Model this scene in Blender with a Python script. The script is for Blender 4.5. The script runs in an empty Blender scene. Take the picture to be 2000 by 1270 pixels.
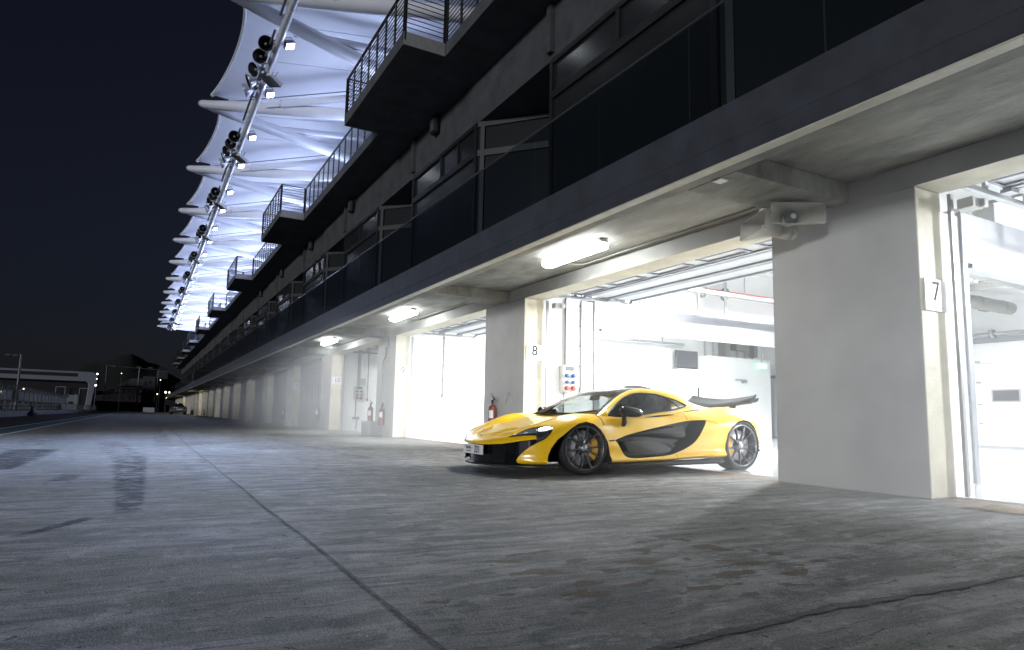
import bpy, bmesh, math, random
from math import sin, cos, pi, radians, sqrt, atan2
from mathutils import Vector, Matrix
from mathutils.bvhtree import BVHTree
random.seed(7)
SC = bpy.context.scene
COL = SC.collection
H = lambda *c: tuple(((v/255)/12.92 if v/255 <= .04045 else ((v/255+.055)/1.055)**2.4) for v in c)

# ------------------------------------------------------------------ materials
def new_mat(name):
    m = bpy.data.materials.new(name); m.use_nodes = True
    nt = m.node_tree; bs = nt.nodes['Principled BSDF']
    return m, nt, bs
def pmat(name, col, rough=.6, metal=0, coat=0, noise=0, nscale=6, bump=0, bscale=40, spec=None, stretch=None):
    m, nt, bs = new_mat(name); N, L = nt.nodes, nt.links
    bs.inputs['Base Color'].default_value = (*col, 1); bs.inputs['Roughness'].default_value = rough
    bs.inputs['Metallic'].default_value = metal; bs.inputs['Coat Weight'].default_value = coat
    if spec is not None: bs.inputs['Specular IOR Level'].default_value = spec
    if noise or bump:
        tc = N.new('ShaderNodeTexCoord'); src = tc.outputs['Object']
        if stretch:
            mp = N.new('ShaderNodeMapping'); mp.inputs['Scale'].default_value = stretch
            L.new(src, mp.inputs[0]); src = mp.outputs[0]
        if noise:
            n = N.new('ShaderNodeTexNoise'); n.inputs['Scale'].default_value = nscale
            n.inputs['Detail'].default_value = 8; n.inputs['Roughness'].default_value = .65
            L.new(src, n.inputs['Vector'])
            r = N.new('ShaderNodeValToRGB')
            r.color_ramp.elements[0].position = .3; r.color_ramp.elements[1].position = .7
            r.color_ramp.elements[0].color = (*[c*(1-noise) for c in col], 1)
            r.color_ramp.elements[1].color = (*[min(1, c*(1+noise)) for c in col], 1)
            L.new(n.outputs[0], r.inputs[0]); L.new(r.outputs[0], bs.inputs['Base Color'])
        if bump:
            n2 = N.new('ShaderNodeTexNoise'); n2.inputs['Scale'].default_value = bscale; n2.inputs['Detail'].default_value = 5
            L.new(src, n2.inputs['Vector'])
            b = N.new('ShaderNodeBump'); b.inputs['Strength'].default_value = bump; b.inputs['Distance'].default_value = .02
            L.new(n2.outputs[0], b.inputs['Height']); L.new(b.outputs[0], bs.inputs['Normal'])
    return m
def emat(name, col, s):
    m, nt, bs = new_mat(name)
    bs.inputs['Base Color'].default_value = (.8, .8, .8, 1)
    bs.inputs['Emission Color'].default_value = (*col, 1); bs.inputs['Emission Strength'].default_value = s
    return m
def glassmat(name, tint, transp, rough=.03, f0=.04, refl=.9):
    m = bpy.data.materials.new(name); m.use_nodes = True; nt = m.node_tree; N, L = nt.nodes, nt.links
    N.clear(); out = N.new('ShaderNodeOutputMaterial'); mix = N.new('ShaderNodeMixShader')
    tr = N.new('ShaderNodeBsdfTransparent'); tr.inputs[0].default_value = (*[t*transp for t in tint], 1)
    gl = N.new('ShaderNodeBsdfGlossy'); gl.inputs['Roughness'].default_value = rough
    lw = N.new('ShaderNodeLayerWeight'); lw.inputs[0].default_value = .5
    p = N.new('ShaderNodeMath'); p.operation = 'POWER'; p.inputs[1].default_value = 5; L.new(lw.outputs['Facing'], p.inputs[0])
    q = N.new('ShaderNodeMath'); q.operation = 'MULTIPLY_ADD'; q.inputs[1].default_value = refl-f0; q.inputs[2].default_value = f0; L.new(p.outputs[0], q.inputs[0])
    L.new(q.outputs[0], mix.inputs[0]); L.new(tr.outputs[0], mix.inputs[1]); L.new(gl.outputs[0], mix.inputs[2])
    L.new(mix.outputs[0], out.inputs[0]); return m

def ground_material():
    m, nt, bs = new_mat('pit lane concrete'); N, L = nt.nodes, nt.links
    geo = N.new('ShaderNodeNewGeometry'); pos = geo.outputs['Position']
    def mapping(sc, loc=(0, 0, 0), rot=0):
        mp = N.new('ShaderNodeMapping'); mp.inputs['Scale'].default_value = sc; mp.inputs['Location'].default_value = loc
        mp.inputs['Rotation'].default_value = (0, 0, rot); L.new(pos, mp.inputs[0]); return mp.outputs[0]
    def noise(vec, s, d=8, r=.6):
        n = N.new('ShaderNodeTexNoise'); n.inputs['Scale'].default_value = s; n.inputs['Detail'].default_value = d
        n.inputs['Roughness'].default_value = r; L.new(vec, n.inputs['Vector']); return n.outputs[0]
    def ramp(v, p0, p1, c0=0, c1=1):
        r = N.new('ShaderNodeMapRange'); r.inputs[1].default_value = p0; r.inputs[2].default_value = p1
        r.inputs[3].default_value = c0; r.inputs[4].default_value = c1; r.interpolation_type = 'SMOOTHSTEP'; L.new(v, r.inputs[0]); return r.outputs[0]
    def math_(op, a, b=None):
        n = N.new('ShaderNodeMath'); n.operation = op; n.use_clamp = False
        for i, v in enumerate((a, b)):
            if v is None: continue
            if isinstance(v, (int, float)): n.inputs[i].default_value = v
            else: L.new(v, n.inputs[i])
        return n.outputs[0]
    def mixc(f, a, b):
        n = N.new('ShaderNodeMix'); n.data_type = 'RGBA'
        L.new(f, n.inputs[0])
        for i, v in ((6, a), (7, b)):
            if isinstance(v, tuple): n.inputs[i].default_value = (*v, 1)
            else: L.new(v, n.inputs[i])
        return n.outputs[2]
    def warped(sc, rot, amt, ws):
        n = N.new('ShaderNodeTexNoise'); n.inputs['Scale'].default_value = ws; n.inputs['Detail'].default_value = 3; L.new(pos, n.inputs['Vector'])
        a = N.new('ShaderNodeVectorMath'); a.operation = 'MULTIPLY_ADD'; a.inputs[1].default_value = (amt, amt, 0); L.new(n.outputs[1], a.inputs[0]); L.new(pos, a.inputs[2])
        mp = N.new('ShaderNodeMapping'); mp.inputs['Scale'].default_value = sc; mp.inputs['Rotation'].default_value = (0, 0, rot); L.new(a.outputs[0], mp.inputs[0]); return mp.outputs[0]
    big = noise(mapping((1, 1, 1)), .55, 6, .6)
    streak = noise(warped((.8, 4.2, 1), .05, .20, 1.3), 1.7, 12, .72)       # trowel streaks running across the lane
    streak2 = noise(warped((1.6, 14.0, 1), -.04, .15, 2.2), 1.2, 10, .75)
    fine = noise(mapping((1, 1, 1)), 45, 6, .75)
    mid = noise(mapping((1, 1, 1), (3, 7, 0)), 5.5, 9, .7)
    base = mixc(ramp(streak, .42, .58), (.135, .135, .133), (.285, .285, .282))
    base = mixc(ramp(big, .44, .60, 0, .55), base, (.20, .195, .18))
    base = mixc(ramp(streak2, .53, .63, 0, .72), base, (.085, .085, .085))
    base = mixc(ramp(mid, .53, .64, 0, .68), base, (.075, .09, .088))
    base = mixc(ramp(mid, .44, .38, 0, .32), base, (.52, .52, .515))
    scr = noise(warped((.9, 34.0, 1), .07, .12, 3.0), 1.3, 6, .7)         # thin scratches and tool lines
    base = mixc(ramp(scr, .60, .64, 0, .8), base, (.045, .045, .046))
    scr2 = noise(warped((1.1, 26.0, 1), .02, .15, 2.0), 1.1, 6, .7)
    base = mixc(ramp(scr2, .63, .67, 0, .6), base, (.58, .58, .57))
    pit_ = noise(mapping((1, 1, 1), (1, 2, 0)), 16, 4, .6)
    base = mixc(ramp(pit_, .64, .68, 0, .85), base, (.040, .040, .040))
    grit = noise(mapping((1, 1, 1)), 110, 3, .7)
    base = mixc(ramp(grit, .54, .66, 0, .5), base, (.07, .07, .07)); base = mixc(ramp(grit, .45, .36, 0, .4), base, (.56, .56, .55))
    # brown patches where the surface has worn, near x 0.5..3, y 1.4..3.6
    sp = N.new('ShaderNodeSeparateXYZ'); L.new(pos, sp.inputs[0]); X, Y = sp.outputs[0], sp.outputs[1]
    def box(v, lo, hi, s): return math_('MULTIPLY', ramp(v, lo-s, lo+s), ramp(v, hi+s, hi-s))
    reg = math_('MULTIPLY', box(X, 1.2, 3.0, .5), box(Y, 1.75, 2.9, .35))
    blot = noise(mapping((1, 1.5, 1), (5.3, 2.2, 0)), 5.5, 3, .45)
    thr = math_('ADD', blot, math_('MULTIPLY', reg, .18))
    base = mixc(ramp(thr, .735, .765, 0, .85), base, (.105, .086, .060))
    # tyre rubber laid on the lane: centre and half width change linearly with y
    def mark(c0, c1, w0, w1, y0, y1, k, lo=.40, hi=.49):
        yy = math_('SUBTRACT', Y, y0); cur = math_('ABSOLUTE', math_('SUBTRACT', X, math_('ADD', math_('MULTIPLY', yy, c1), c0)))
        wd = math_('ADD', math_('MULTIPLY', yy, w1), w0)
        band = math_('MULTIPLY', ramp(math_('ADD', math_('DIVIDE', cur, wd), math_('MULTIPLY', streak2, 1.6)), 1.9, 1.55), ramp(math_('ADD', box(Y, y0, y1, .45), math_('MULTIPLY', streak2, .8)), .85, 1.05))
        tread = noise(warped((5, 9, 1), .1*k, .3, 1.7), 1.0, 8, .75)
        return math_('MULTIPLY', band, ramp(tread, lo, hi, .0, .9))
    t = mark(-.02, -.012, .08, .024, 4.9, 10.6, 1, .45, .52)
    for a in ((-.12, -.07, .24, .0, 10.2, 15.5, 3, .5, .58), (-1.33, -.01, .22, .03, 8.6, 12.6, 5), (-.60, .06, .10, 0, 6.9, 7.9, 8, .45, .55), (-1.6, -.03, .3, .02, 14, 34, 17, .5, .6), (.4, .01, .16, .0, 13, 30, 15, .5, .6), (-.5, .5, .05, .0, 4.2, 4.8, 21), (2.9, -.02, .14, 0, 9.5, 17, 25, .5, .6)):
        t = math_('MAXIMUM', t, mark(*a))
    base = mixc(math_('MULTIPLY', t, 1.0), base, (.012, .012, .013))
    # reddish-brown stain along the garage thresholds and a paler worn apron
    thre = math_('MULTIPLY', box(X, 6.02, 6.5, .06), ramp(noise(mapping((1, .4, 1)), 3, 4), .35, .6, .3, .9))
    base = mixc(thre, base, (.20, .125, .085))
    L.new(base, bs.inputs['Base Color'])
    L.new(ramp(big, .3, .7, .62, .82), bs.inputs['Roughness']); bs.inputs['Specular IOR Level'].default_value = .05
    b = N.new('ShaderNodeBump'); b.inputs['Strength'].default_value = 1; b.inputs['Distance'].default_value = .035
    hsum = math_('ADD', math_('MULTIPLY', streak2, .8), math_('ADD', math_('MULTIPLY', grit, .5), math_('MULTIPLY', mid, 1.0)))
    L.new(hsum, b.inputs['Height']); L.new(b.outputs[0], bs.inputs['Normal'])
    return m

M = {}
M['ground'] = ground_material()
M['joint'] = pmat('joint sealant', (.012, .012, .013), .9, noise=.4, nscale=9, bump=.6, bscale=30)
M['asphalt'] = pmat('asphalt', (.018, .018, .019), .85, noise=.4, nscale=14, bump=.5, bscale=120)
M['teal'] = pmat('teal paint', (.012, .075, .10), .6, noise=.25, nscale=4)
M['whitepaint'] = pmat('white line paint', (.55, .56, .56), .6, noise=.3, nscale=6)
M['fascia'] = pmat('shade-dark fascia', (.033, .037, .048), .75, noise=.3, nscale=3, bump=.15, bscale=60)  # dark value puts the low light on grey concrete into its colour
M['wallup'] = pmat('dimmed upper concrete', (.048, .052, .056), .8, noise=.35, nscale=2.0, bump=.2, bscale=50)  # grey concrete darkened in its colour to read as dimly lit
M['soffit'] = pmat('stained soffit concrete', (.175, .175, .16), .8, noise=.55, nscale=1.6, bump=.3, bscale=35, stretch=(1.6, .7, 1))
M['drip'] = pmat('cream drip trim', (.48, .47, .40), .5, noise=.15, nscale=5)
M['pillar'] = pmat('grey pillar face', (.36, .36, .35), .7, noise=.14, nscale=1.1, bump=.12, bscale=45)
M['jamb'] = pmat('cream jamb face', (.55, .52, .42), .6, noise=.20, nscale=2.5, bump=.15, bscale=50)  # cream on the side faces of the pillars, grey on their fronts
M['winglass'] = pmat('dark window glass', (.016, .018, .019), .2, spec=.3)
M['winframe'] = pmat('dark window frame', (.011, .012, .013), .5, metal=.1)
M['rail'] = pmat('dark railing steel', (.02, .021, .023), .5, metal=.4)
M['railtop'] = pmat('thin steel rail', (.07, .075, .085), .4, metal=.5)
M['balglass'] = glassmat('tinted balustrade glass', (.8, .85, .9), .8)
M['slabedge'] = pmat('balcony edge concrete', (.20, .20, .20), .8, noise=.2, nscale=3)
M['white'] = pmat('white wall paint', (.82, .83, .83), .5, noise=.03, nscale=2)
M['floor'] = pmat('white epoxy floor', (.72, .74, .75), .12, noise=.06, nscale=1.5, coat=.4)
M['alu'] = pmat('brushed aluminium', (.27, .28, .31), .36, metal=.55, noise=.08, nscale=3)
M['doorpanel'] = pmat('garage door panel', (.56, .58, .60), .4, metal=.25, noise=.05, nscale=3)
M['doorgrey'] = pmat('closed garage door', (.15, .16, .18), .5, metal=.2, noise=.1, nscale=3)
M['trackgrey'] = pmat('galvanised track', (.36, .37, .39), .4, metal=.7)
M['black'] = pmat('black plastic', (.012, .012, .013), .4)
M['darkgrey'] = pmat('dark grey plastic', (.07, .075, .08), .45)
M['screen'] = pmat('switched off screen', (.07, .072, .08), .22)
M['canopy'] = pmat('white membrane', (.72, .74, .80), .7, noise=.04, nscale=1.2)
M['steelwhite'] = pmat('white painted steel', (.62, .64, .70), .32, noise=.04, nscale=2, coat=.15)
M['steelgrey'] = pmat('grey steel', (.22, .23, .26), .4, metal=.4)
M['shackle'] = pmat('black clamp plate', (.015, .015, .018), .5, metal=.3)
M['lampcase'] = pmat('lamp housing', (.42, .43, .46), .3, metal=.6)
M['lampin'] = pmat('unlit reflector', (.03, .03, .035), .15, metal=.5)
M['flood'] = emat('floodlight lens', (.86, .93, 1), 30)
M['tube'] = emat('lit fluorescent diffuser', (.97, 1, .97), 42)
M['tubedim'] = emat('lit ceiling tube', (.97, .99, 1), 22)
M['warm'] = emat('warm lamp', (1, .86, .55), 60)
M['street'] = emat('far street lamp', (1, .75, .45), 9)
M['streetw'] = emat('far white lamp', (.95, .97, 1), 6)
M['exit'] = emat('green exit sign', (.03, .75, .32), .9)
M['exitw'] = emat('white exit letters', (.9, 1, .95), 1.2)
M['red'] = pmat('extinguisher red', (.17, .035, .03), .3, coat=.4)
M['redpipe'] = pmat('red pipe', (.45, .10, .09), .5)
M['label'] = pmat('paper label', (.72, .70, .66), .6)
M['orange'] = pmat('cone orange', (.42, .07, .03), .5, noise=.15, nscale=8)
M['sign'] = pmat('white sign panel', (.74, .75, .76), .4)
M['signtxt'] = pmat('sign lettering', (.022, .023, .026), .7, spec=.1)
M['horn'] = pmat('beige horn plastic', (.40, .39, .34), .5, noise=.1, nscale=8)
M['pipe'] = pmat('grey conduit', (.22, .22, .21), .5, metal=.3)
M['box'] = pmat('light grey box', (.50, .50, .48), .45)
M['bluesock'] = pmat('blue socket', (.05, .10, .22), .45)
M['redsock'] = pmat('red socket', (.33, .07, .05), .45)
M['hill'] = pmat('dark hill', (.006, .0065, .007), .95, noise=.3, nscale=.02)
M['farwall'] = pmat('far building', (.035, .037, .04), .8, noise=.2, nscale=.3)
M['fardark'] = pmat('far dark opening', (.006, .006, .008), .8)
M['bridge'] = pmat('grey bridge cladding', (.16, .175, .21), .5, noise=.08, nscale=.3)
M['wallwhite'] = pmat('pit wall paint', (.26, .275, .29), .7, noise=.2, nscale=1.5)
M['fence'] = pmat('fence steel', (.09, .095, .105), .5, metal=.4)
M['mesh'] = glassmat('fence mesh panel', (.70, .72, .75), .72, .5)
M['barrier'] = pmat('pale barrier', (.30, .33, .35), .6)
M['seat'] = pmat('grandstand seats', (.30, .32, .38), .6)
M['silver'] = pmat('silver car paint', (.22, .23, .26), .22, metal=.6, coat=.6)
M['tail'] = pmat('tail lamp', (.22, .02, .02), .2)
M['plate'] = pmat('number plate', (.75, .76, .77), .35)
# car
def car_paint():
    m, nt, bs = new_mat('yellow pearl paint'); N, L = nt.nodes, nt.links
    bs.inputs['Base Color'].default_value = (.85, .50, .009, 1)
    bs.inputs['Roughness'].default_value = .28; bs.inputs['Metallic'].default_value = .0
    bs.inputs['Coat Weight'].default_value = 1; bs.inputs['Coat Roughness'].default_value = .04
    tc = N.new('ShaderNodeTexCoord'); v = N.new('ShaderNodeTexVoronoi'); v.inputs['Scale'].default_value = 900
    L.new(tc.outputs['Object'], v.inputs['Vector'])
    r = N.new('ShaderNodeValToRGB'); r.color_ramp.elements[0].color = (.82, .46, .007, 1); r.color_ramp.elements[1].color = (.88, .56, .012, 1)
    L.new(v.outputs['Color'], r.inputs[0]); L.new(r.outputs[0], bs.inputs['Base Color'])
    return m
M['paint'] = car_paint()
M['gloss'] = pmat('gloss carbon', (.006, .006, .007), .18, coat=.15, spec=.22)
M['carbon'] = pmat('wing carbon', (.022, .023, .025), .34, coat=.15, spec=.3, noise=.3, nscale=60)
M['well'] = pmat('wheel arch liner', (.006, .006, .006), .8)
M['tyre'] = pmat('tyre rubber', (.014, .014, .014), .75, noise=.2, nscale=20)
M['rim'] = pmat('dark alloy', (.15, .15, .165), .3, metal=.9)
M['disc'] = pmat('brake disc', (.55, .55, .57), .35, metal=.6)
M['caliper'] = pmat('caliper yellow', (.55, .29, .03), .35)
M['cglass'] = glassmat('car windscreen', (.92, .97, .96), .86)
M['sglass'] = glassmat('car side glass', (.55, .58, .57), .62)
M['lampglass'] = pmat('headlamp glass', (.03, .032, .036), .06, coat=1)
M['lampled'] = emat('headlamp led strip', (.75, .88, 1), 5)
M['lampchrome'] = pmat('headlamp reflector', (.55, .58, .62), .15, metal=.9)
M['gap'] = pmat('gap and shade line', (.012, .009, .004), .8)

# ------------------------------------------------------------------ mesh builder
class MB:
    def __init__(s): s.v = []; s.f = []; s.m = []; s.smooth = []
    def add(s, vs, fs, mi=0, sm=False):
        o = len(s.v); s.v += [tuple(v) for v in vs]
        for f in fs: s.f.append([o+i for i in f]); s.m.append(mi); s.smooth.append(sm)
    def box(s, x0, y0, z0, x1, y1, z1, mi=0, mx=None):
        V = [(x, y, z) for x in (x0, x1) for y in (y0, y1) for z in (z0, z1)]
        F = [(0, 1, 3, 2), (4, 6, 7, 5), (0, 4, 5, 1), (2, 3, 7, 6), (0, 2, 6, 4), (1, 5, 7, 3)]
        o = len(s.v); s.v += V
        for i, f in enumerate(F):
            s.f.append([o+k for k in f]); s.m.append(mi if mx is None else mx[i]); s.smooth.append(False)
        return s
    def obox(s, c, ax, ay, az, mi=0):      # oriented box: centre and three half-axis vectors
        c = Vector(c); ax, ay, az = Vector(ax), Vector(ay), Vector(az)
        V = [c+i*ax+j*ay+k*az for i in (-1, 1) for j in (-1, 1) for k in (-1, 1)]
        s.add(V, [(0, 1, 3, 2), (4, 6, 7, 5), (0, 4, 5, 1), (2, 3, 7, 6), (0, 2, 6, 4), (1, 5, 7, 3)], mi); return s
    def tube(s, pts, r, n=10, mi=0, cap=True):
        pts = [Vector(p) for p in pts]; rs = r if isinstance(r, (list, tuple)) else [r]*len(pts)
        rings = []
        t0 = (pts[1]-pts[0]).normalized(); up = Vector((0, 0, 1)) if abs(t0.z) < .9 else Vector((0, 1, 0))
        for i, p in enumerate(pts):
            t = (pts[min(i+1, len(pts)-1)]-pts[max(i-1, 0)]).normalized()
            a = t.cross(up).normalized(); b = t.cross(a).normalized()
            rings.append([p+rs[i]*(cos(2*pi*k/n)*a+sin(2*pi*k/n)*b) for k in range(n)])
        V = [v for R in rings for v in R]
        F = [(i*n+k, i*n+(k+1) % n, (i+1)*n+(k+1) % n, (i+1)*n+k) for i in range(len(pts)-1) for k in range(n)]
        s.add(V, F, mi, True)
        if cap:
            for R in (rings[0][::-1], rings[-1]): s.add(R, [tuple(range(n))], mi)
        return s
    def lathe(s, prof, n=24, mi=0, mat=None, sm=True, mis=None):   # profile (r, h) about +Z, optional matrix
        V = []; mat = mat or Matrix()
        for r, h in prof:
            for k in range(n): V.append(mat @ Vector((r*cos(2*pi*k/n), r*sin(2*pi*k/n), h)))
        o = len(s.v); s.v += [tuple(v) for v in V]
        for i in range(len(prof)-1):
            for k in range(n):
                s.f.append([o+i*n+k, o+i*n+(k+1) % n, o+(i+1)*n+(k+1) % n, o+(i+1)*n+k]); s.m.append(mis[i] if mis else mi); s.smooth.append(sm)
        return s
    def grid(s, G, mi=0, sm=True, close=False):
        r, c = len(G), len(G[0]); V = [p for R in G for p in R]
        s.add(V, [(i*c+j, i*c+j+1, (i+1)*c+j+1, (i+1)*c+j) for i in range(r-1) for j in range(c-1)], mi, sm); return s
    def prism(s, poly, fn0, fn1, mi=0):    # poly points mapped to two caps by functions
        n = len(poly); A = [fn0(p) for p in poly]; B = [fn1(p) for p in poly]
        s.add(A+B, [tuple(range(n))[::-1], tuple(range(n, 2*n))]+[(i, (i+1) % n, n+(i+1) % n, n+i) for i in range(n)], mi); return s
    def build(s, name, mats, parent=None, bevel=0, fixn=True, angle=None):
        me = bpy.data.meshes.new(name); me.from_pydata([tuple(v) for v in s.v], [], s.f)
        mats = mats if isinstance(mats, (list, tuple)) else [mats]
        for m in mats: me.materials.append(m)
        me.polygons.foreach_set('material_index', s.m); me.polygons.foreach_set('use_smooth', s.smooth)
        if fixn:
            bm = bmesh.new(); bm.from_mesh(me); bmesh.ops.recalc_face_normals(bm, faces=bm.faces); bm.to_mesh(me); bm.free()
        me.update()
        if angle: me.set_sharp_from_angle(angle=radians(angle))
        o = bpy.data.objects.new(name, me); COL.objects.link(o)
        if parent: o.parent = parent
        if bevel:
            b = o.modifiers.new('bevel', 'BEVEL'); b.width = bevel; b.segments = 2; b.limit_method = 'ANGLE'
        return o
def tag(o, label=None, cat=None, group=None, kind=None):
    for k, v in (('label', label), ('category', cat), ('group', group), ('kind', kind)):
        if v: o[k] = v
    return o
def empty(name, loc=(0, 0, 0), label=None, cat=None, group=None, rz=0):
    o = bpy.data.objects.new(name, None); COL.objects.link(o); o.location = loc; o.rotation_euler = (0, 0, rz); o.empty_display_size = .2
    return tag(o, label, cat, group)
def copy_tree(o, parent=None, loc=None, rot=None):
    c = o.copy(); COL.objects.link(c)
    if parent: c.parent = parent
    if loc is not None: c.location = loc
    if rot is not None: c.rotation_euler = rot
    for ch in list(o.children): copy_tree(ch, c)
    return c
def text_mesh(txt, size):
    cu = bpy.data.curves.new('lettering', 'FONT'); cu.body = txt; cu.size = size; cu.align_x = 'CENTER'; cu.align_y = 'CENTER'; cu.extrude = .002
    o = bpy.data.objects.new('lettering', cu); COL.objects.link(o)
    bpy.context.view_layer.update()
    me = bpy.data.meshes.new_from_object(o.evaluated_get(bpy.context.evaluated_depsgraph_get()))
    bpy.data.objects.remove(o); return me
def text_obj(name, txt, size, mat, parent, mw, sx=1):
    me = text_mesh(txt, size); me.materials.clear(); me.materials.append(mat)
    o = bpy.data.objects.new(name, me); COL.objects.link(o); o.parent = parent; o.matrix_local = mw @ Matrix.Diagonal((sx, 1, 1, 1)); return o

# ------------------------------------------------------------------ dimensions (metres; x into the building, y along the pit lane)
D, Y0, S, PW, LH, JT = 6.05, 3.382, 7.125, 1.60, 2.82, .41
BX = D+JT
def lerp(a, b, t): return a+(b-a)*t

# ------------------------------------------------------------------ setting
g = MB(); g.box(-900, -60, -.3, 900, 1500, 0); tag(g.build('ground', M['ground']), kind='structure')
g = MB(); g.box(-6.9, -40, .001, -3.32, 420, .004); tag(g.build('fast_lane', M['asphalt']), kind='structure')
g = MB(); g.add([(-3.30, -40, .004), (-2.66, -40, .004), (-3.5, 420, .004), (-4.14, 420, .004)], [(0, 1, 2, 3)])
tag(g.build('painted_line', M['teal']), kind='structure')
g = MB(); g.add([(-3.42, -40, .008), (-3.30, -40, .008), (-4.14, 420, .008), (-4.26, 420, .008)], [(0, 1, 2, 3)])
g.add([(-2.66, -40, .008), (-2.54, -40, .008), (-3.38, 420, .008), (-3.5, 420, .008)], [(0, 1, 2, 3)])
tag(g.build('white_line', M['whitepaint']), kind='structure')
def ragged_strip(name, pts, w, amp, step, mat, z=.004):
    rnd = random.Random(len(name)+int(pts[0][0]*10)); P = [Vector((*p, 0)) for p in pts]; L_, R_ = [], []
    ph = [rnd.uniform(0, 6) for _ in range(6)]; dist = 0
    for a, b in zip(P, P[1:]):
        n = max(2, int((b-a).length/step)); d = (b-a).normalized(); q = Vector((-d.y, d.x, 0))
        for i in range(n):
            c = a.lerp(b, i/n); dist += step
            w1 = amp*(sin(dist*9+ph[0])+sin(dist*23+ph[1])*.6+rnd.uniform(-.6, .6)); w2 = amp*(sin(dist*11+ph[2])*.7+sin(dist*31+ph[3])*.7+rnd.uniform(-.6, .6)); cen = amp*1.2*sin(dist*2.3+ph[4])
            L_.append(c+q*(cen+max(w*.12, w/2+w1*.6))); R_.append(c-q*(-cen+max(w*.12, w/2+w2*.6)))
    g = MB(); g.grid([[(p.x, p.y, z) for p in L_], [(p.x, p.y, z) for p in R_]], sm=False)
    return tag(g.build(name, mat), kind='structure')
ragged_strip('slab_joint', [(.79, -2), (.79, 4), (.785, 9), (.79, 14), (.85, 20), (.85, 45), (.85, 90)], .011, .004, .04, M['joint'])
ragged_strip('slab_joint', [(-6, 1.40), (1.3, 1.50), (2.2, 1.57), (3.5, 1.57), (6.0, 1.55)], .040, .014, .012, M['joint'])
ragged_strip('slab_joint', [(-2.6, 10.6), (2, 10.62), (6.0, 10.6)], .014, .006, .1, M['joint'])
ragged_strip('slab_joint', [(-2.6, 19.4), (2, 19.42), (6.0, 19.4)], .014, .006, .1, M['joint'])
hp = [(-260, 0), (-120, 14), (-62, 22), (-49, 28.5), (-46, 31), (-38.9, 34.5), (-30, 36.5), (-25, 38.7), (-21, 40.4), (-17.5, 42.3), (-12, 43.4), (-8, 43.0), (-3, 40.5), (1.2, 38), (5, 36.9), (9.4, 36.2), (13, 33), (16.3, 30), (40, 18), (90, 0)]
g = MB()
def ridge(x):
    for (a, za), (b, zb) in zip(hp, hp[1:]):
        if a <= x <= b: return lerp(za, zb, (x-a)/(b-a))
    return 0
rnd = random.Random(3); G = []
for j in range(9):
    t = j/8; G.append([(x, 540+120*t, max(-.2, ridge(x)*sin(pi*min(1, .08+t*.84))**.8+(rnd.uniform(-.25, .25) if 0 < j < 8 else 0))-.3) for x in [-260+350*i/110 for i in range(111)]])
g.grid(G); tag(g.build('hills', M['hill']), kind='structure')

# ------------------------------------------------------------------ the pit building
pit = empty('pit_building', (D, 0, 0), 'long dark concrete pit building with open lit garages and cantilevered first floor', 'building')
def part(mb, name, mat, parent=pit, bevel=0, **k):
    o = mb.build(name, mat, None, bevel, **k); o.parent = parent
    p = parent; off = Vector((0, 0, 0))
    while p: off += p.location; p = p.parent
    o.location = -off
    return o
KMIN, KMAX = -2, 21
YA, YB = Y0+KMIN*S, Y0+KMAX*S+PW; YE = 5.85+19*S
for k in range(KMIN, KMAX+1):
    y = Y0+k*S; g = MB()
    g.box(D, y, 0, BX, y+PW, LH, mx=[0, 0, 1, 1, 0, 0]); part(g, 'pillar', [M['pillar'], M['jamb']], bevel=.012)
    g = MB(); g.box(4.452, y+.64, 2.84, D-.002, y+1.24, 3.036); part(g, 'soffit_beam', M['soffit'], bevel=.008)
    if k < KMAX:
        g = MB(); g.box(D+.003, y+PW, LH, BX, y+S, 3.036, mx=[0, 0, 0, 0, 1, 0]); g.box(D+.003, y, LH+.002, BX, y+PW, 3.036)
        part(g, 'lintel', [M['pillar'], M['jamb']])
g = MB()
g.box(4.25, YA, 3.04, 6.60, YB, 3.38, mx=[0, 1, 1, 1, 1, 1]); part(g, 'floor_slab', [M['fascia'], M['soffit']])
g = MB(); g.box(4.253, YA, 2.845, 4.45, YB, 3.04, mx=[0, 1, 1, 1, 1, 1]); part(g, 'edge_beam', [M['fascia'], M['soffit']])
g = MB(); g.box(4.185, YA, 2.828, 4.285, YB, 2.843); part(g, 'drip_trim', M['drip'])
g = MB(); g.box(4.235, YA, 2.86, 4.2525, YB, 2.873); part(g, 'shadow_line', M['black'])
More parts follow.
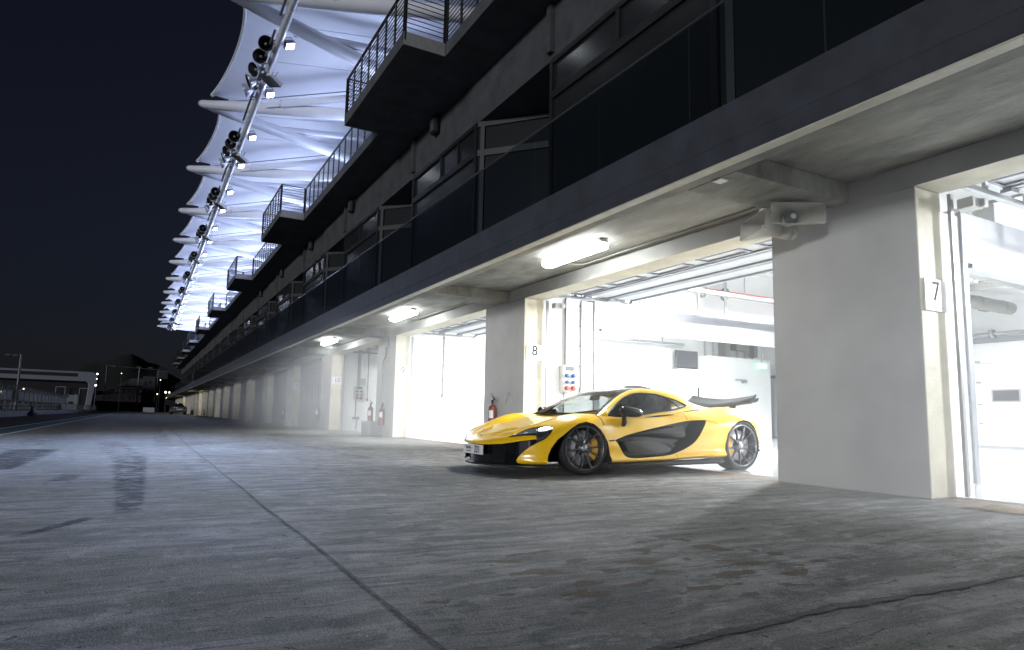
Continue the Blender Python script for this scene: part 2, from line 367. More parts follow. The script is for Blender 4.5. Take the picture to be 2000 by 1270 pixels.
# first floor: saw-tooth glazing
for k in range(-2, 19):
    ya = 5.85+k*S; yb = 9.84+k*S; yc = ya+S    # flat from ya to yb, diagonal from yb (recessed) out to yc
    g = MB(); g.box(6.165, ya, 3.38, 6.18, yb, 7.18); w = part(g, 'window', M['winglass'])
    f = MB()
    f.box(6.11, ya-.06, 3.38, 6.16, ya+.06, 7.18); f.box(6.11, yb-.09, 3.38, 6.16, yb, 7.18)
    f.box(6.115, ya+.06, 6.40, 6.16, yb-.09, 6.54); f.box(6.115, ya+.06, 7.08, 6.16, yb-.09, 7.179)
    f.box(6.12, ya+1.96, 6.54, 6.16, ya+2.05, 7.08)
    if k % 2: f.box(6.12, ya+.95, 6.54, 6.16, ya+1.0, 7.08)
    part(f, 'frame', M['winframe'], w)
    a = Vector((8.72, yb+.01, 0)); b = Vector((6.17, yc-.06, 0)); d = (b-a).normalized(); q = Vector((-d.y, d.x, 0))
    if q.x > 0: q = -q
    g = MB(); g.obox((*((a+b)/2).xy, 5.28), (b-a)/2, q*.008, (0, 0, 1.9)); w = part(g, 'window', M['winglass'])
    f = MB()
    for z0, z1 in ((6.38, 6.52), (7.06, 7.178)): f.obox((*((a+b)/2+q*.03).xy, (z0+z1)/2), (b-a)/2, q*.03, (0, 0, (z1-z0)/2))
    for t in (.03, .3, .97): f.obox((*(a.lerp(b, t)+q*.032).xy, 5.28), d*.05, q*.032, (0, 0, 1.9))
    part(f, 'frame', M['winframe'], w)
    g = MB(); g.box(6.19, yb-.012, 3.38, 8.75, yb+.002, 7.18); part(g, 'return_wall', M['wallup'])
    # glass balustrade on the ledge
    g = MB(); n = 5
    for i in range(n):
        p0 = ya+i*S/n; g.box(4.295, p0+.012, 3.39, 4.305, p0+S/n-.012, 4.36)
    bal = part(g, 'balustrade', M['balglass'])
    g = MB(); g.tube([(4.30, ya, 4.385), (4.30, yc, 4.385)], .012, 8); part(g, 'top_rail', M['railtop'], bal)
YE = 5.85+19*S
g = MB(); g.box(6.15, YA, 7.182, 9.2, YE, 8.27); part(g, 'upper_wall', M['wallup'])
g = MB(); g.box(5.13, YA, 8.272, 9.2, YE, 8.57); part(g, 'roof_terrace', M['wallup'])
g = MB(); g.box(8.78, YA, 3.39, 8.9, YE, 7.18); part(g, 'inner_wall', M['fardark'])
for i in range(1, 19, 1):      # vertical downstand ribs on the upper wall
    yy = 9.84+(i-1)*S-.1
    g = MB(); g.box(6.05, yy, 7.30, 6.148, yy+.14, 8.268); part(g, 'wall_rib', M['wallup'])
def railing(pts, posts, name='railing', parent=pit):
    g = MB(); P = [Vector(p) for p in pts]
    for a, b in zip(P, P[1:]):
        d = (b-a).normalized(); n = max(1, round((b-a).length/posts))
        for i in range(n+1):
            c = a.lerp(b, i/n); g.obox(c+Vector((0, 0, .42)), d*.04, Vector((-d.y, d.x, 0))*.014, (0, 0, .60))
        for j in range(9):
            z = .12+j*.105; g.tube([a+Vector((0, 0, z)), b+Vector((0, 0, z))], .010, 5, cap=False)
        g.obox((a+b)/2+Vector((0, 0, 1.03)), (b-a)/2, Vector((-d.y, d.x, 0))*.025, (0, 0, .012))
    return part(g, name, M['rail'], parent)
ZT = 8.57
bal0 = [12.52+14.25*i for i in range(-1, 9)]
for i, yb in enumerate(bal0):
    L_ = 4.6
    g = MB(); g.box(4.19, yb, 8.275, 5.128, yb+L_, 8.572, mx=[0, 0, 1, 0, 0, 0])
    b = part(g, 'balcony', [M['wallup'], M['slabedge']], bevel=.01)
    railing([(5.13, yb+.03, ZT), (4.22, yb+.03, ZT), (4.22, yb+L_-.03, ZT), (5.13, yb+L_-.03, ZT)], .62, parent=b)
    yn = yb+14.25
    railing([(5.16, yb+L_, ZT), (5.16, yn, ZT)], .72)
    if i > 4:      # the farthest balconies carry pale panels and a bright fascia
        g = MB(); g.box(4.17, yb+.05, 8.62, 4.19, yb+L_-.05, 9.5); part(g, 'balcony_panel', M['rail'], b)
g = MB(); g.box(8.5, YA, ZT, 9.0, YE, 9.3); part(g, 'terrace_upstand', M['wallup'])

# garages -------------------------------------------------------------------
GX, GH = 21.6, 4.2
yl, yr = Y0-2*S+PW, Y0+3*S+.6
g = MB(); g.box(BX-.01, yl, .001, GX, Y0+3*S+1.0, .010); part(g, 'garage_floor', M['floor'])
g = MB(); g.box(8.92, yl, GH, GX, Y0+3*S+1.0, GH+.2); g.box(6.602, yl, 3.345, 8.775, Y0+3*S+1.0, 3.378); g.box(8.902, yl, 3.345, 8.918, Y0+3*S+1.0, GH+.2); part(g, 'garage_ceiling', M['white'])
g = MB(); g.box(6.602, Y0+3*S+1.002, 3.345, 8.775, YE, 3.378); part(g, 'recess_floor', M['wallup'])
g = MB(); g.box(GX, yl-2, 0, GX+.2, Y0+3*S+1.0, GH); part(g, 'garage_back_wall', M['white'])

for k in (-2, -1, 0, 1):
    y = Y0+k*S+.676
    g = MB(); g.box(BX+.002, y, 0, 8.1, y+.24, 3.036)
    g.box(8.922, y, 3.10, GX-.7, y+.24, GH); g.box(GX-.7, y, 0, GX, y+.24, GH)
    p = part(g, 'partition_wall', M['white'])
    g = MB(); g.box(8.1, y-.03, 2.50, GX-.7, y+.27, 3.098); part(g, 'shutter_box', M['alu'], p, bevel=.01)
    g = MB(); g.box(8.101, y-.028, 0, 8.19, y+.268, 2.498); g.box(8.20, y+.03, 0, 8.28, y+.2, 2.498); part(g, 'frame', M['alu'], p)
    g = MB(); g.box(8.3, y-.03, 2.46, GX-.7, y+.05, 2.499); part(g, 'guide_rail', M['trackgrey'], p)
for k in (2, 3):
    y = Y0+k*S+.676
    g = MB(); g.box(BX+.002, y, 0, 8.90, y+.24, 3.34); g.box(8.922, y, 0, GX, y+.24, GH); part(g, 'partition_wall', M['white'])
y = Y0+2*S+.676
# white room-in-room, cabinet and things on the far wall of the second garage
g = MB(); g.box(17.75, y-.9, .01, 20.9, y-.003, 2.95); part(g, 'service_room', M['white'], bevel=.02)
# doors: open (slid overhead) for the lit garages, closed beyond
def open_door(k):
    ya, yb = Y0+(k-1)*S+PW+.05, Y0+k*S-.05
    g = MB()
    for i in range(3):
        x0 = 6.78+i*.56; g.box(x0, ya+.12, 2.985, x0+.535, yb-.12, 3.02)
        g.box(x0, ya+.12, 2.955, x0+.06, yb-.12, 2.985, mi=1); g.box(x0+.475, ya+.12, 2.955, x0+.535, yb-.12, 2.985, mi=1)
    d = part(g, 'garage_door', [M['doorpanel'], M['alu']])
    n = 5
    for i in range(n):
        c = ya+(i+.5)*(yb-ya)/n
        g = MB()
        for (u0, u1, v0, v1) in ((6.93, 6.96, c-.40, c+.40), (7.17, 7.20, c-.40, c+.40), (6.961, 7.169, c-.40, c-.37), (6.961, 7.169, c+.37, c+.40)): g.box(u0, v0, 2.960, u1, v1, 2.984)
        part(g, 'window', M['steelgrey'], d)
    g = MB(); g.box(6.47, ya, 2.835, 6.52, yb, 2.95); part(g, 'header_seal', M['trackgrey'], d)
    for yy in (ya-.02, yb-.06):
        g = MB(); g.box(6.48, yy+.03, .012, 6.53, yy+.06, 2.80); g.box(6.72, yy, 2.90, 11.8, yy+.06, 2.95)
        for i in range(6): g.box(7.1+i*.8, yy+.015, 2.952, 7.15+i*.8, yy+.05, 3.34 if i < 3 else GH)
        part(g, 'track', M['trackgrey'], d)
    for i in range(3):
        g = MB(); yy = yb-.2; g.box(7.25+i*.56, yy, 2.92, 7.40+i*.56, yy+.1, 2.954); part(g, 'hinge', M['alu'], d)
for k in (-1, 0, 1, 2, 3): open_door(k)
for k in range(4, KMAX):
    ya, yb = Y0+(k-1)*S+PW, Y0+k*S
    g = MB(); n = 6; hgt = LH/n
    for i in range(n): g.box(6.36, ya+.02, i*hgt+.006, 6.42, yb-.02, (i+1)*hgt-.006)
    g.box(6.42, ya, 0, 6.455, yb, LH-.002, mi=1)
    d = part(g, 'garage_door', [M['doorgrey'], M['black']])
    for i in range(5):
        c = ya+(i+.5)*(yb-ya)/5; g = MB(); g.box(6.345, c-.3, 1.25, 6.359, c+.3, 1.72); g.box(6.335, c-.33, 1.22, 6.346, c-.3, 1.75, mi=1); g.box(6.335, c+.3, 1.22, 6.346, c+.33, 1.75, mi=1)
        part(g, 'window', [M['black'], M['doorpanel']], d)
# rear sectional doors inside the two nearest garages
for yc in (8.6, 1.5, 15.2):
    if yc > 14: continue
    g = MB(); g.box(GX-.05, yc-2.07, 3.05, GX-.002, yc+2.07, 3.2, mi=1)
    for i in range(5): g.box(GX-.04, yc-2.07, .07+i*.596, GX-.002, yc+2.07, .655+i*.596)
    g.box(GX-.05, yc-2.07, .011, GX-.002, yc+2.07, .07, mi=1)
    d = part(g, 'rear_door', [M['white'], M['trackgrey']])
    for off in (1.22, -.3, -1.5):
        g = MB(); g.box(GX-.055, yc+off-.38, 1.31, GX-.042, yc+off+.38, 1.69); g.box(GX-.06, yc+off-.33, 1.35, GX-.0555, yc+off+.33, 1.65, mi=1); part(g, 'window', [M['trackgrey'], M['screen']], d)
    for z in (.7, 1.25, 1.9, 2.5):
        g = MB(); g.box(GX-.07, yc+1.85, z-.03, GX-.041, yc+1.97, z+.03); part(g, 'hinge', M['trackgrey'], d)
# exit door on the back wall
g = MB(); g.box(GX-.06, 17.0, .011, GX-.002, 18.29, 2.42); d = part(g, 'exit_door', M['alu'])
g = MB(); g.box(GX-.075, 17.1, .05, GX-.061, 18.14, 2.30); part(g, 'door_leaf', M['doorpanel'], d)
g = MB(); g.box(GX-.12, 17.16, 1.0, GX-.076, 17.3, 1.04); part(g, 'handle', M['trackgrey'], d)

# ------------------------------------------------------------------ things on and in the building
def place(mb, name, mat, label, cat, group=None, bevel=0, **k): return tag(mb.build(name, mat, None, bevel, **k), label, cat, group)
for k, num in ((0, '7'), (1, '8'), (2, '9'), (3, '10'), (4, '11'), (5, '12'), (11, '18'), (10, '17')):
    if num in ('17', '18'): continue
    y = Y0+k*S
    r = empty('number_sign', (6.27, y, 1.82), f'white square number sign reading {num} on the pillar jamb', 'sign', 'garage number signs')
    g = MB(); g.box(-.17, -.018, -.148, .17, -.003, .148); g.build('panel', M['sign'], r, .003)
    rot = Matrix.Translation((0, -.020, .025)) @ Matrix.Rotation(radians(90), 4, 'X')
    text_obj('number', num, .26 if len(num) == 1 else .23, M['signtxt'], r, rot, .95)
    g = MB()
    for i in range(13): g.box(-.10+i*.0155, -.0195, -.118, -.10+i*.0155+.010, -.0175, -.106)
    g.build('small_print', M['darkgrey'], r)
# luminaires under the soffit
def luminaire(y, lit, label):
    r = empty('strip_light', (5.25, y, 3.036), label, 'light', 'strip lights under the soffit')
    g = MB(); g.box(-.07, -.73, -.049, .07, .73, -.002); g.build('housing', M['box'], r, .012)
    g = MB(); prof = [(-.10, -.05), (-.105, -.09), (-.085, -.125), (-.03, -.14), (.03, -.14), (.085, -.125), (.105, -.09), (.10, -.05)]
    g.prism(prof, lambda p: (p[0], -.69, p[1]), lambda p: (p[0], .69, p[1])); g.build('diffuser', M['tube'] if lit else M['box'], r)
    g = MB(); g.tube([(0, .7, -.03), (.55, .66, -.015), (.62, .60, -.015), (.62, -3.0, -.015)], .012, 8); g.build('conduit', M['pipe'], r)
    return r
lum_lab = {1: 'long lit strip light under the soffit above the yellow sports car', 2: 'lit strip light under the soffit between signs 8 and 9', 3: 'lit strip light under the soffit between signs 9 and 10'}
for k in (1, 2, 3): luminaire(7.75+(k-1)*S, True, lum_lab[k])
# warm downlights far along
for i, (x, y) in enumerate(((5.6, 86.5), (4.9, 88.5), (5.3, 124))):
    r = empty('downlight', (x, y, 3.03), ('round warm downlight nearest the lit far pillar', 'round warm downlight second along the far soffit', 'faint warm downlight farthest along the soffit')[i], 'light', 'warm downlights far along')
    g = MB(); g.lathe([(0, -.02), (.16, -.02), (.2, 0)], 16); g.build('lens', M['warm'], r)
# bulkhead lights on the upper wall
for i, y in enumerate((15.28, 23.1, 29.6, 36.7, 43.8)):
    r = empty('bulkhead_light', (6.13, y, 8.0), ['unlit bulkhead light on the dark upper wall nearest the camera', 'unlit bulkhead light beneath a bent conduit on the upper wall', 'third unlit bulkhead light along the upper wall', 'fourth unlit bulkhead light along the upper wall', 'farthest unlit bulkhead light on the upper wall'][i], 'light', 'bulkhead lights on the upper wall')
    g = MB(); g.box(-.16, -.16, -.22, 0, .16, .22); g.build('case', M['winframe'], r, .05)
    g = MB(); g.box(-.175, -.11, -.16, -.161, .11, .16); g.build('lens', M['darkgrey'], r, .004)
    if i == 1:
        g = MB(); g.tube([(-.01, -.6, .95), (-.05, -.6, .5), (-.05, -.45, .3), (-.05, -.18, .05)], .025, 8); g.build('conduit', M['winframe'], r)
# horn loudspeakers
def horn(name, loc, yaw, tilt, label):
    r = empty(name, loc, label, 'loudspeaker', 'horn loudspeakers'); r.rotation_euler = (tilt, 0, yaw)
    g = MB(); rows = []
    for t, w, h in ((0, .265, .105), (.03, .255, .10), (.14, .17, .085), (.24, .085, .075), (.30, .07, .07)):
        rad = min(w, h)*(.22 if t < .1 else .6 if t < .2 else .95); R = []
        for cx, cz, a0 in ((w-rad, h-rad, 0), (-(w-rad), h-rad, 90), (-(w-rad), -(h-rad), 180), (w-rad, -(h-rad), 270)):
            for i in range(7): a = radians(a0+i*15); R.append((cx+rad*cos(a), t, cz+rad*sin(a)))
        rows.append(R+[R[0]])
    g.grid(rows); inner = [[(x*.96, t+.012, z*.95) for x, t, z in R] for R in rows[:4]]
    g.grid(inner, mi=1); g.grid([rows[0], inner[0]])
    g.build('horn_body', [M['horn'], M['horn']], r, fixn=False)
    g = MB(); mt = Matrix.Translation((0, .12, 0)) @ Matrix.Rotation(radians(90), 4, 'X')
    g.lathe([(0, .0), (.04, -.005), (.058, -.03), (.068, -.10)], 20, mat=mt); g.build('driver_cone', M['darkgrey'], r)
    g = MB(); g.lathe([(0, .012), (.022, .008), (.028, -.004)], 16, mat=mt); g.build('phase_plug', M['box'], r)
    g = MB(); g.lathe([(0, -.22), (.075, -.22), (.085, -.2), (.085, -.17)], 16, mat=Matrix.Translation((0, .24, 0)) @ Matrix.Rotation(radians(90), 4, 'X'))
    g.lathe([(.0, 0), (.08, 0), (.08, .12), (0, .12)], 16, mat=Matrix.Translation((0, .42, 0)) @ Matrix.Rotation(radians(90), 4, 'X')); g.build('driver', M['horn'], r)
    g = MB(); g.box(-.10, .20, .09, .10, .24, .21); g.box(-.12, .1, .21, .12, .30, .222); g.build('bracket', M['steelgrey'], r)
    return r
horn('horn_loudspeaker', (5.50, 4.20, 2.685), radians(-32), radians(4), 'beige horn loudspeaker facing the camera at the top of the wide pillar')
horn('horn_loudspeaker', (5.38, 4.66, 2.655), radians(-112), radians(-8), 'beige horn loudspeaker turned side on beside the facing one')
# conduit runs on the soffit and pillar faces
g = MB(); g.tube([(4.7, 18.05, 3.02), (5.98, 18.15, 3.02), (6.02, 18.17, 2.98), (6.02, 18.17, 2.6), (6.02, 18.4, 2.5), (6.02, 18.4, 2.3), (6.02, 18.6, 2.15), (6.02, 18.6, .95)], .022, 8)
g.box(5.97, 18.32, 2.36, 6.048, 18.5, 2.52); place(g, 'conduit', M['pipe'], 'grey conduit dropping down the pillar beside sign 9', 'conduit')
g = MB(); g.box(4.45, 4.20, 2.826, 4.55, 4.30, 2.839); place(g, 'junction_plate', M['sign'], 'small white cover plate under the soffit edge beam', 'cover plate')
# fire extinguishers
def extinguisher(loc, rz, label, dark=False):
    r = empty('fire_extinguisher', loc, label, 'fire extinguisher', 'fire extinguishers on pillars', rz)
    g = MB(); g.lathe([(0, 0), (.075, 0), (.083, .015), (.083, .40), (.07, .45), (.035, .48), (.03, .50)], 20); g.build('cylinder', M['red'], r)
    g = MB(); g.lathe([(.022, .50), (.022, .55), (.03, .55), (.03, .57), (0, .57)], 12); g.box(-.012, -.13, .565, .012, .03, .58); g.obox((0, -.06, .61), (.012, 0, 0), (0, .075, .03), (0, -.003, .008)); g.build('valve_handle', M['black'], r)
    g = MB(); g.tube([(0, .03, .54), (.02, .10, .53), (.03, .125, .45), (.03, .11, .2), (.03, .10, .1)], .012, 8); g.build('hose', M['black'], r)
    g = MB(); G = [[(-.0845*cos(a), -.0845*sin(a), z) for a in [radians(20+i*8) for i in range(9)]] for z in (.22, .37)]; g.grid(G); g.build('label_sticker', M['label'], r)
    return r
extinguisher((5.95, 11.52, .38), radians(-10), 'fire extinguisher hung on the pillar beside sign 8, behind the car nose')
extinguisher((5.95, 18.33, .32), 0, 'red fire extinguisher on the pillar nearer to sign 9')
extinguisher((5.95, 19.40, .36), 0, 'red fire extinguisher left of another one on the pillar by sign 9')
extinguisher((5.95, 26.20, .34), 0, 'red fire extinguisher on the pillar beside sign 10')
extinguisher((5.95, 33.2, .30), 0, 'shadowed fire extinguisher on the pillar beside sign 11')
extinguisher((5.95, 79.6, .1), 0, 'dark fire extinguisher standing at the warm lit far pillar')
# wall hooks with chain at pillar 8
for i, y in enumerate((11.68, 10.97)):
    g = MB(); n = 12
    g.tube([(6.0, y+.03*cos(2*pi*a/n), 1.06+.03*sin(2*pi*a/n)) for a in range(n+1)], .006, 6, cap=False); g.tube([(6.0, y-.02*(1-2*i), 1.04), (6.045, y-.19*(1-2*i), .88)], .004, 5)
    place(g, 'ring_hook', M['steelgrey'], ('left ring hook on the pillar beside sign 8', 'right ring hook on the pillar beside sign 8')[i], 'hook', 'ring hooks')
# concrete kerb block behind the two extinguishers
g = MB(); g.box(5.72, 18.6, .002, 6.045, 19.5, .42); place(g, 'concrete_block', M['slabedge'], 'low pale concrete block on the ground under two extinguishers', 'block', bevel=.02)
# traffic cones
def cone(loc, label):
    r = empty('traffic_cone', loc, label, 'traffic cone', 'traffic cones')
    g = MB(); g.box(-.19, -.19, .001, .19, .19, .035); g.build('base', M['black'], r, .01)
    g = MB(); g.lathe([(.145, .035), (.112, .22), (.078, .42), (.052, .57), (.034, .68), (.028, .70), (0, .70)], 24, mis=[0, 0, 1, 0, 0, 0]); g.build('cone_body', [M['orange'], M['sign']], r)
    return r
cone((7.05, 13.55, .012), 'orange and white traffic cone in the open garage by the car nose')
cone((6.15, 19.95, .005), 'orange traffic cone at the garage 10 threshold beside the extinguishers')
# power socket boxes with cable duct
def power_box(x, y, label, lower):
    r = empty('power_socket_box', (x, y, 1.15), label, 'socket box', 'wall power boxes')
    g = MB(); g.box(-.17, -.13, 0, .17, -.002, .53); g.build('case', M['box'], r, .012)
    g = MB(); g.box(-.10, -.138, .42, .10, -.131, .50); g.build('meter_window', M['darkgrey'], r, .003)
    ym = Matrix.Rotation(radians(90), 4, 'X')
    for nm, rad, m, z in (('socket', .042, 'bluesock', .32), ('socket', .034, 'bluesock', .19), ('socket', .05, 'redsock', .07)):
        for sx in (-1, 1):
            g = MB(); g.lathe([(rad, 0), (rad, .05), (rad*.85, .06), (0, .06)], 16, mat=Matrix.Translation((sx*.075, -.13, z)) @ ym); g.build(nm, M[m], r)
    g = MB(); g.box(-.05, -.06, .531, .05, -.002, 2.18); g.build('cable_duct', M['trackgrey'], r)
    g = MB(); g.tube([(-.08, -.04, 0), (-.09, -.04, -.3), (-.09, -.04, -.66)], .018, 8)
    if lower: g.box(-.19, -.07, -.74, .07, -.002, -.66); g.tube([(-.02, -.04, -.74), (-.04, -.04, -1.13)], .016, 8)
    g.build('lower_conduit', M['pipe'], r)
    return r
y8 = Y0+S+.676
power_box(7.43, y8-.001, 'grey socket box with blue and red sockets on the white wall behind the yellow car', False)
power_box(7.28, Y0+3*S+.675, 'grey socket box with thick cable duct on the wall right of sign 10', True)
def drop_conduit(x, y, z0, z1, label):
    g = MB(); g.tube([(x, y-.02, z1), (x, y-.02, z0)], .014, 8); g.box(x-.03, y-.05, z0-.1, x+.03, y-.002, z0)
    for i in range(4): zz = lerp(z0, z1, .2+.2*i); g.box(x-.025, y-.038, zz, x+.025, y-.002, zz+.03)
    place(g, 'drop_conduit', M['pipe'], label, 'conduit', 'conduits dropping down garage walls')
drop_conduit(7.775, y8, 1.25, 3.33, 'thin conduit on the white wall right of the socket box behind the car')
drop_conduit(7.775, Y0+2*S+.676, 1.25, 3.33, 'long conduit hanging down the white wall right of sign 9')
drop_conduit(7.64, Y0+3*S+.676, 1.22, 3.33, 'conduit on the wall right of the cable duct in garage 10')
drop_conduit(6.62, 4.058, 1.25, 3.33, 'conduit running down just inside the jamb with sign 7')
g = MB(); yy = Y0+2*S+.676; g.box(7.27, yy-.06, .42, 7.55, yy-.002, .51); g.tube([(7.46, yy-.03, .42), (7.46, yy-.03, .012)], .014, 8); place(g, 'low_socket', M['box'], 'low wall socket with a short conduit in garage 9', 'socket')
g = MB(); g.box(7.33, Y0+3*S+.664, 1.71, 7.56, Y0+3*S+.674, 1.98); place(g, 'paper_notice', M['box'], 'paper notice on the wall of garage 10 beside the cable duct', 'notice')
# sensor boxes at the door heads
for i, (y) in enumerate((Y0+S-.22, Y0-.22)):
    g = MB(); g.box(6.58, y, 2.66, 6.76, y+.14, 2.76); g.box(6.70, y-.04, 2.67, 6.78, y, 2.75); place(g, 'door_sensor', M['box'], ('small door sensor box at the head of the jamb with sign 8', 'small door sensor box at the head of the jamb with sign 7')[i], 'sensor', 'door sensors', bevel=.01)
# television, exit sign, cabinet, overhead services in the garages
yw = Y0+2*S+.676
r = empty('television', (17.14, yw-.35, 2.5), 'dark flat television hung high on a bracket in the white garage', 'television')
g = MB(); g.box(-.52, -.04, 0, .52, .04, .62); g.build('case', M['darkgrey'], r, .01)
g = MB(); g.box(-.49, -.046, .06, .49, -.041, .59); g.build('screen', M['screen'], r)
g = MB(); g.box(-.05, .041, .25, .05, .345, .35); g.build('bracket', M['trackgrey'], r)
r = empty('wall_cabinet', (17.45, yw-.004, .012), 'tall white cabinet under the television', 'cabinet')
g = MB(); g.box(-.72, -.5, 0, .29, -.002, 2.44); g.build('case', M['white'], r, .01)
for x0, x1 in ((-.70, -.25), (-.23, .27)):
    g = MB(); g.box(x0, -.515, .06, x1, -.501, 2.40); g.build('door', M['white'], r, .004)
g = MB(); g.box(.05, -.54, 1.45, .10, -.516, 1.78); g.build('handle', M['black'], r)
r = empty('exit_sign', (20.3, yw-1.0, 2.60), 'green exit sign hanging from the ceiling by the far door', 'sign')
g = MB(); g.box(-.28, -.03, 0, .28, .03, .2); g.build('panel', M['exit'], r)
g = MB(); g.box(-.2, -.034, .03, .18, -.031, .07); g.box(-.2, -.034, .13, .18, -.031, .17); g.build('lettering', M['exitw'], r)
g = MB(); g.tube([(0, 0, .2), (0, 0, 1.58)], .012, 6); g.build('stem', M['trackgrey'], r)
r = empty('door_closer', (19.2, yw-.905, 2.05), 'grey door closer arm on the white service room', 'door closer')
g = MB(); g.box(-.2, -.04, .06, .35, -.003, .10); g.box(.12, -.06, -.02, .35, -.003, .06); g.build('arm', M['trackgrey'], r)
r = empty('service_pipes', (19.5, yw-.3, 3.0), 'bundle of grey pipes and ducts above the service room', 'pipes')
g = MB()
for i in range(7):
    x = -1.3+i*.42; g.tube([(x, .1, -.02), (x, .1, .5), (x+.12, .1, .62), (x+.3, .1, .62)], .035, 8)
g.build('risers', M['trackgrey'], r)
for bx_ in ((-.5, -.2, -.03, -.35, .2, 1.15), (.1, -.15, .3, .7, .15, .55), (1.1, -.1, .1, 1.3, .15, .9)): g = MB(); g.box(*bx_); g.build('duct', M['pipe'], r)
g = MB(); g.tube([(11.0, 11.0, 3.62), (16.2, 11.0, 3.62)], .03, 8); place(g, 'sprinkler_pipe', M['redpipe'], 'red sprinkler pipe under the ceiling of garage 8', 'pipe')
for x, lab in ((11.0, 'round pipe hanger at the near end of the red sprinkler pipe'), (11.7, 'second round pipe hanger along the red sprinkler pipe')):
    n = 14; g = MB(); g.tube([(x, 11.0-.02+.11*cos(2*pi*i/n), 3.56+.13*sin(2*pi*i/n)) for i in range(n+1)], .03, 7, cap=False)
    place(g, 'pipe_hanger', M['pipe'], lab, 'hanger', 'pipe hangers')
g = MB(); g.tube([(14, 5.2, 3.3), (21, 5.2, 3.3)], .045, 8); g.tube([(14, 5.6, 3.4), (21, 5.6, 3.4)], .03, 8)
g.box(16, 5.0, 3.38, 16.25, 5.3, 4.19); place(g, 'sprinkler_pipe', M['redpipe'], 'red pipes crossing high inside garage 7', 'pipe')
for i, (y, x0, x1, z) in enumerate(((9.9, 8.0, 19, 3.25), (17.9, 11.5, 17.0, 3.30), (3.5, 8.3, 19, 3.3))):
    g = MB(); g.box(x0, y, z, x1, y+.14, z+.035); g.box(x0, y, z+.035, x1, y+.012, z+.07); g.box(x0, y+.128, z+.035, x1, y+.14, z+.07)
    for j in range(int((x1-x0)/1.3)): g.box(x0+.6+j*1.3, y+.05, z+.036, x0+.62+j*1.3, y+.07, GH)
    place(g, 'cable_tray', M['trackgrey'], ('cable tray hung above the car in garage 8', 'cable tray along the far wall of garage 9', 'cable tray hung in garage 7')[i], 'cable tray', 'cable trays')
g = MB()
g.tube([(21.4, 4.4, 3.28), (21.4, 12.8, 3.28)], .05, 8)
for y in (9.0, 10.0): g.lathe([(.05, -.06), (.12, -.05), (.12, .05), (.05, .06)], 14, mat=Matrix.Translation((21.4, y, 3.28)) @ Matrix.Rotation(radians(90), 4, 'X'))
place(g, 'spring_shaft', M['trackgrey'], 'door spring shaft above the rear door of garage 8', 'door spring')
for i, (y, lab) in enumerate(((7.2, 'round grey ventilation duct under the ceiling of garage 8 above the car'), (9.1, 'second ventilation duct under the ceiling of garage 8 nearer the partition'), (1.6, 'ventilation duct under the ceiling of garage 7'), (14.8, 'ventilation duct under the ceiling of garage 9'))):
    g = MB(); g.tube([(8.6, y, 3.82), (20.5, y, 3.82)], .17, 16)
    for j in range(10): g.tube([(9.2+j*1.2, y, 3.82), (9.24+j*1.2, y, 3.82)], .18, 16)
    for j in range(6): g.box(9.6+j*2, y+.30, 3.72, 10.0+j*2, y+.36, 3.78); g.tube([(9.8+j*2, y+.15, 3.8), (9.8+j*2, y+.33, 3.75)], .03, 6)
    place(g, 'ventilation_duct', M['pipe'], lab, 'duct', 'ventilation ducts')
for i, x in enumerate((9.4, 11.6, 13.8, 16.0, 18.2)):
    g = MB(); g.box(x, -1.9, GH-.16, x+.16, Y0+2*S+.67, GH-.002); part(g, 'ceiling_beam', M['box'])
cl = [(11.5, 8.0), (15.5, 8.0), (13.2, 6.2), (11.0, 15.0), (15.0, 15.0), (11.5, 1.0), (15.5, 1.0)]
for i, (x, y) in enumerate(cl):
    zl = 3.32 if x < 12 else 3.95  # door-side tubes hung low so their light spills onto the apron
    r = empty('ceiling_tube_light', (x, y, zl), 'lit tube light under a white garage ceiling', 'light', 'ceiling tube lights in the garages')
    g = MB(); g.box(-.75, -.09, 0, .75, .09, .06); g.build('housing', M['box'], r)
    g = MB(); g.box(-.73, -.08, -.05, .73, .08, -.001); g.build('diffuser', M['tubedim'], r)
    g = MB(); g.tube([(-.5, 0, .06), (-.5, 0, GH-zl)], .01, 6); g.tube([(.5, 0, .06), (.5, 0, GH-zl)], .01, 6); g.build('hanger', M['trackgrey'], r)

# ------------------------------------------------------------------ membrane canopy over the terrace
TX, TY, TZ = .93, 24.5, 11.22
CK = list(range(-3, 11))
can = empty('roof_canopy', (0, 0, 0), 'white scalloped membrane roof on tapered white steel tubes above the pit building', 'canopy')
XIN = 12.5
def fabric_pt(k, u, v):
    y = TY+S*(k+u); xe = TX+.40+.50*(4*u*(1-u))**.85
    x = lerp(xe, XIN, v); hump = 4*u*(1-u)
    z = TZ+.30+.17*(x-TX)**.9+hump*(.20+.55*v)+.18*hump*(1-v)**4
    return (x, y, z)
for k in CK[:-1]:
    g = MB(); g.grid([[fabric_pt(k, u/20, v/24) for u in range(21)] for v in range(25)]); f = part(g, 'membrane_panel', M['canopy'], can, fixn=False)
    g = MB(); g.tube([fabric_pt(k, u/24, 0) for u in range(25)], .045, 8); part(g, 'edge_cable', M['steelwhite'], f)
    for u in (.33, .67):
        g = MB(); g.tube([tuple(a-b for a, b in zip(fabric_pt(k, u, v/10), (0, 0, .012))) for v in range(1, 11)], .012, 5, cap=False); part(g, 'seam', M['canopy'], f)
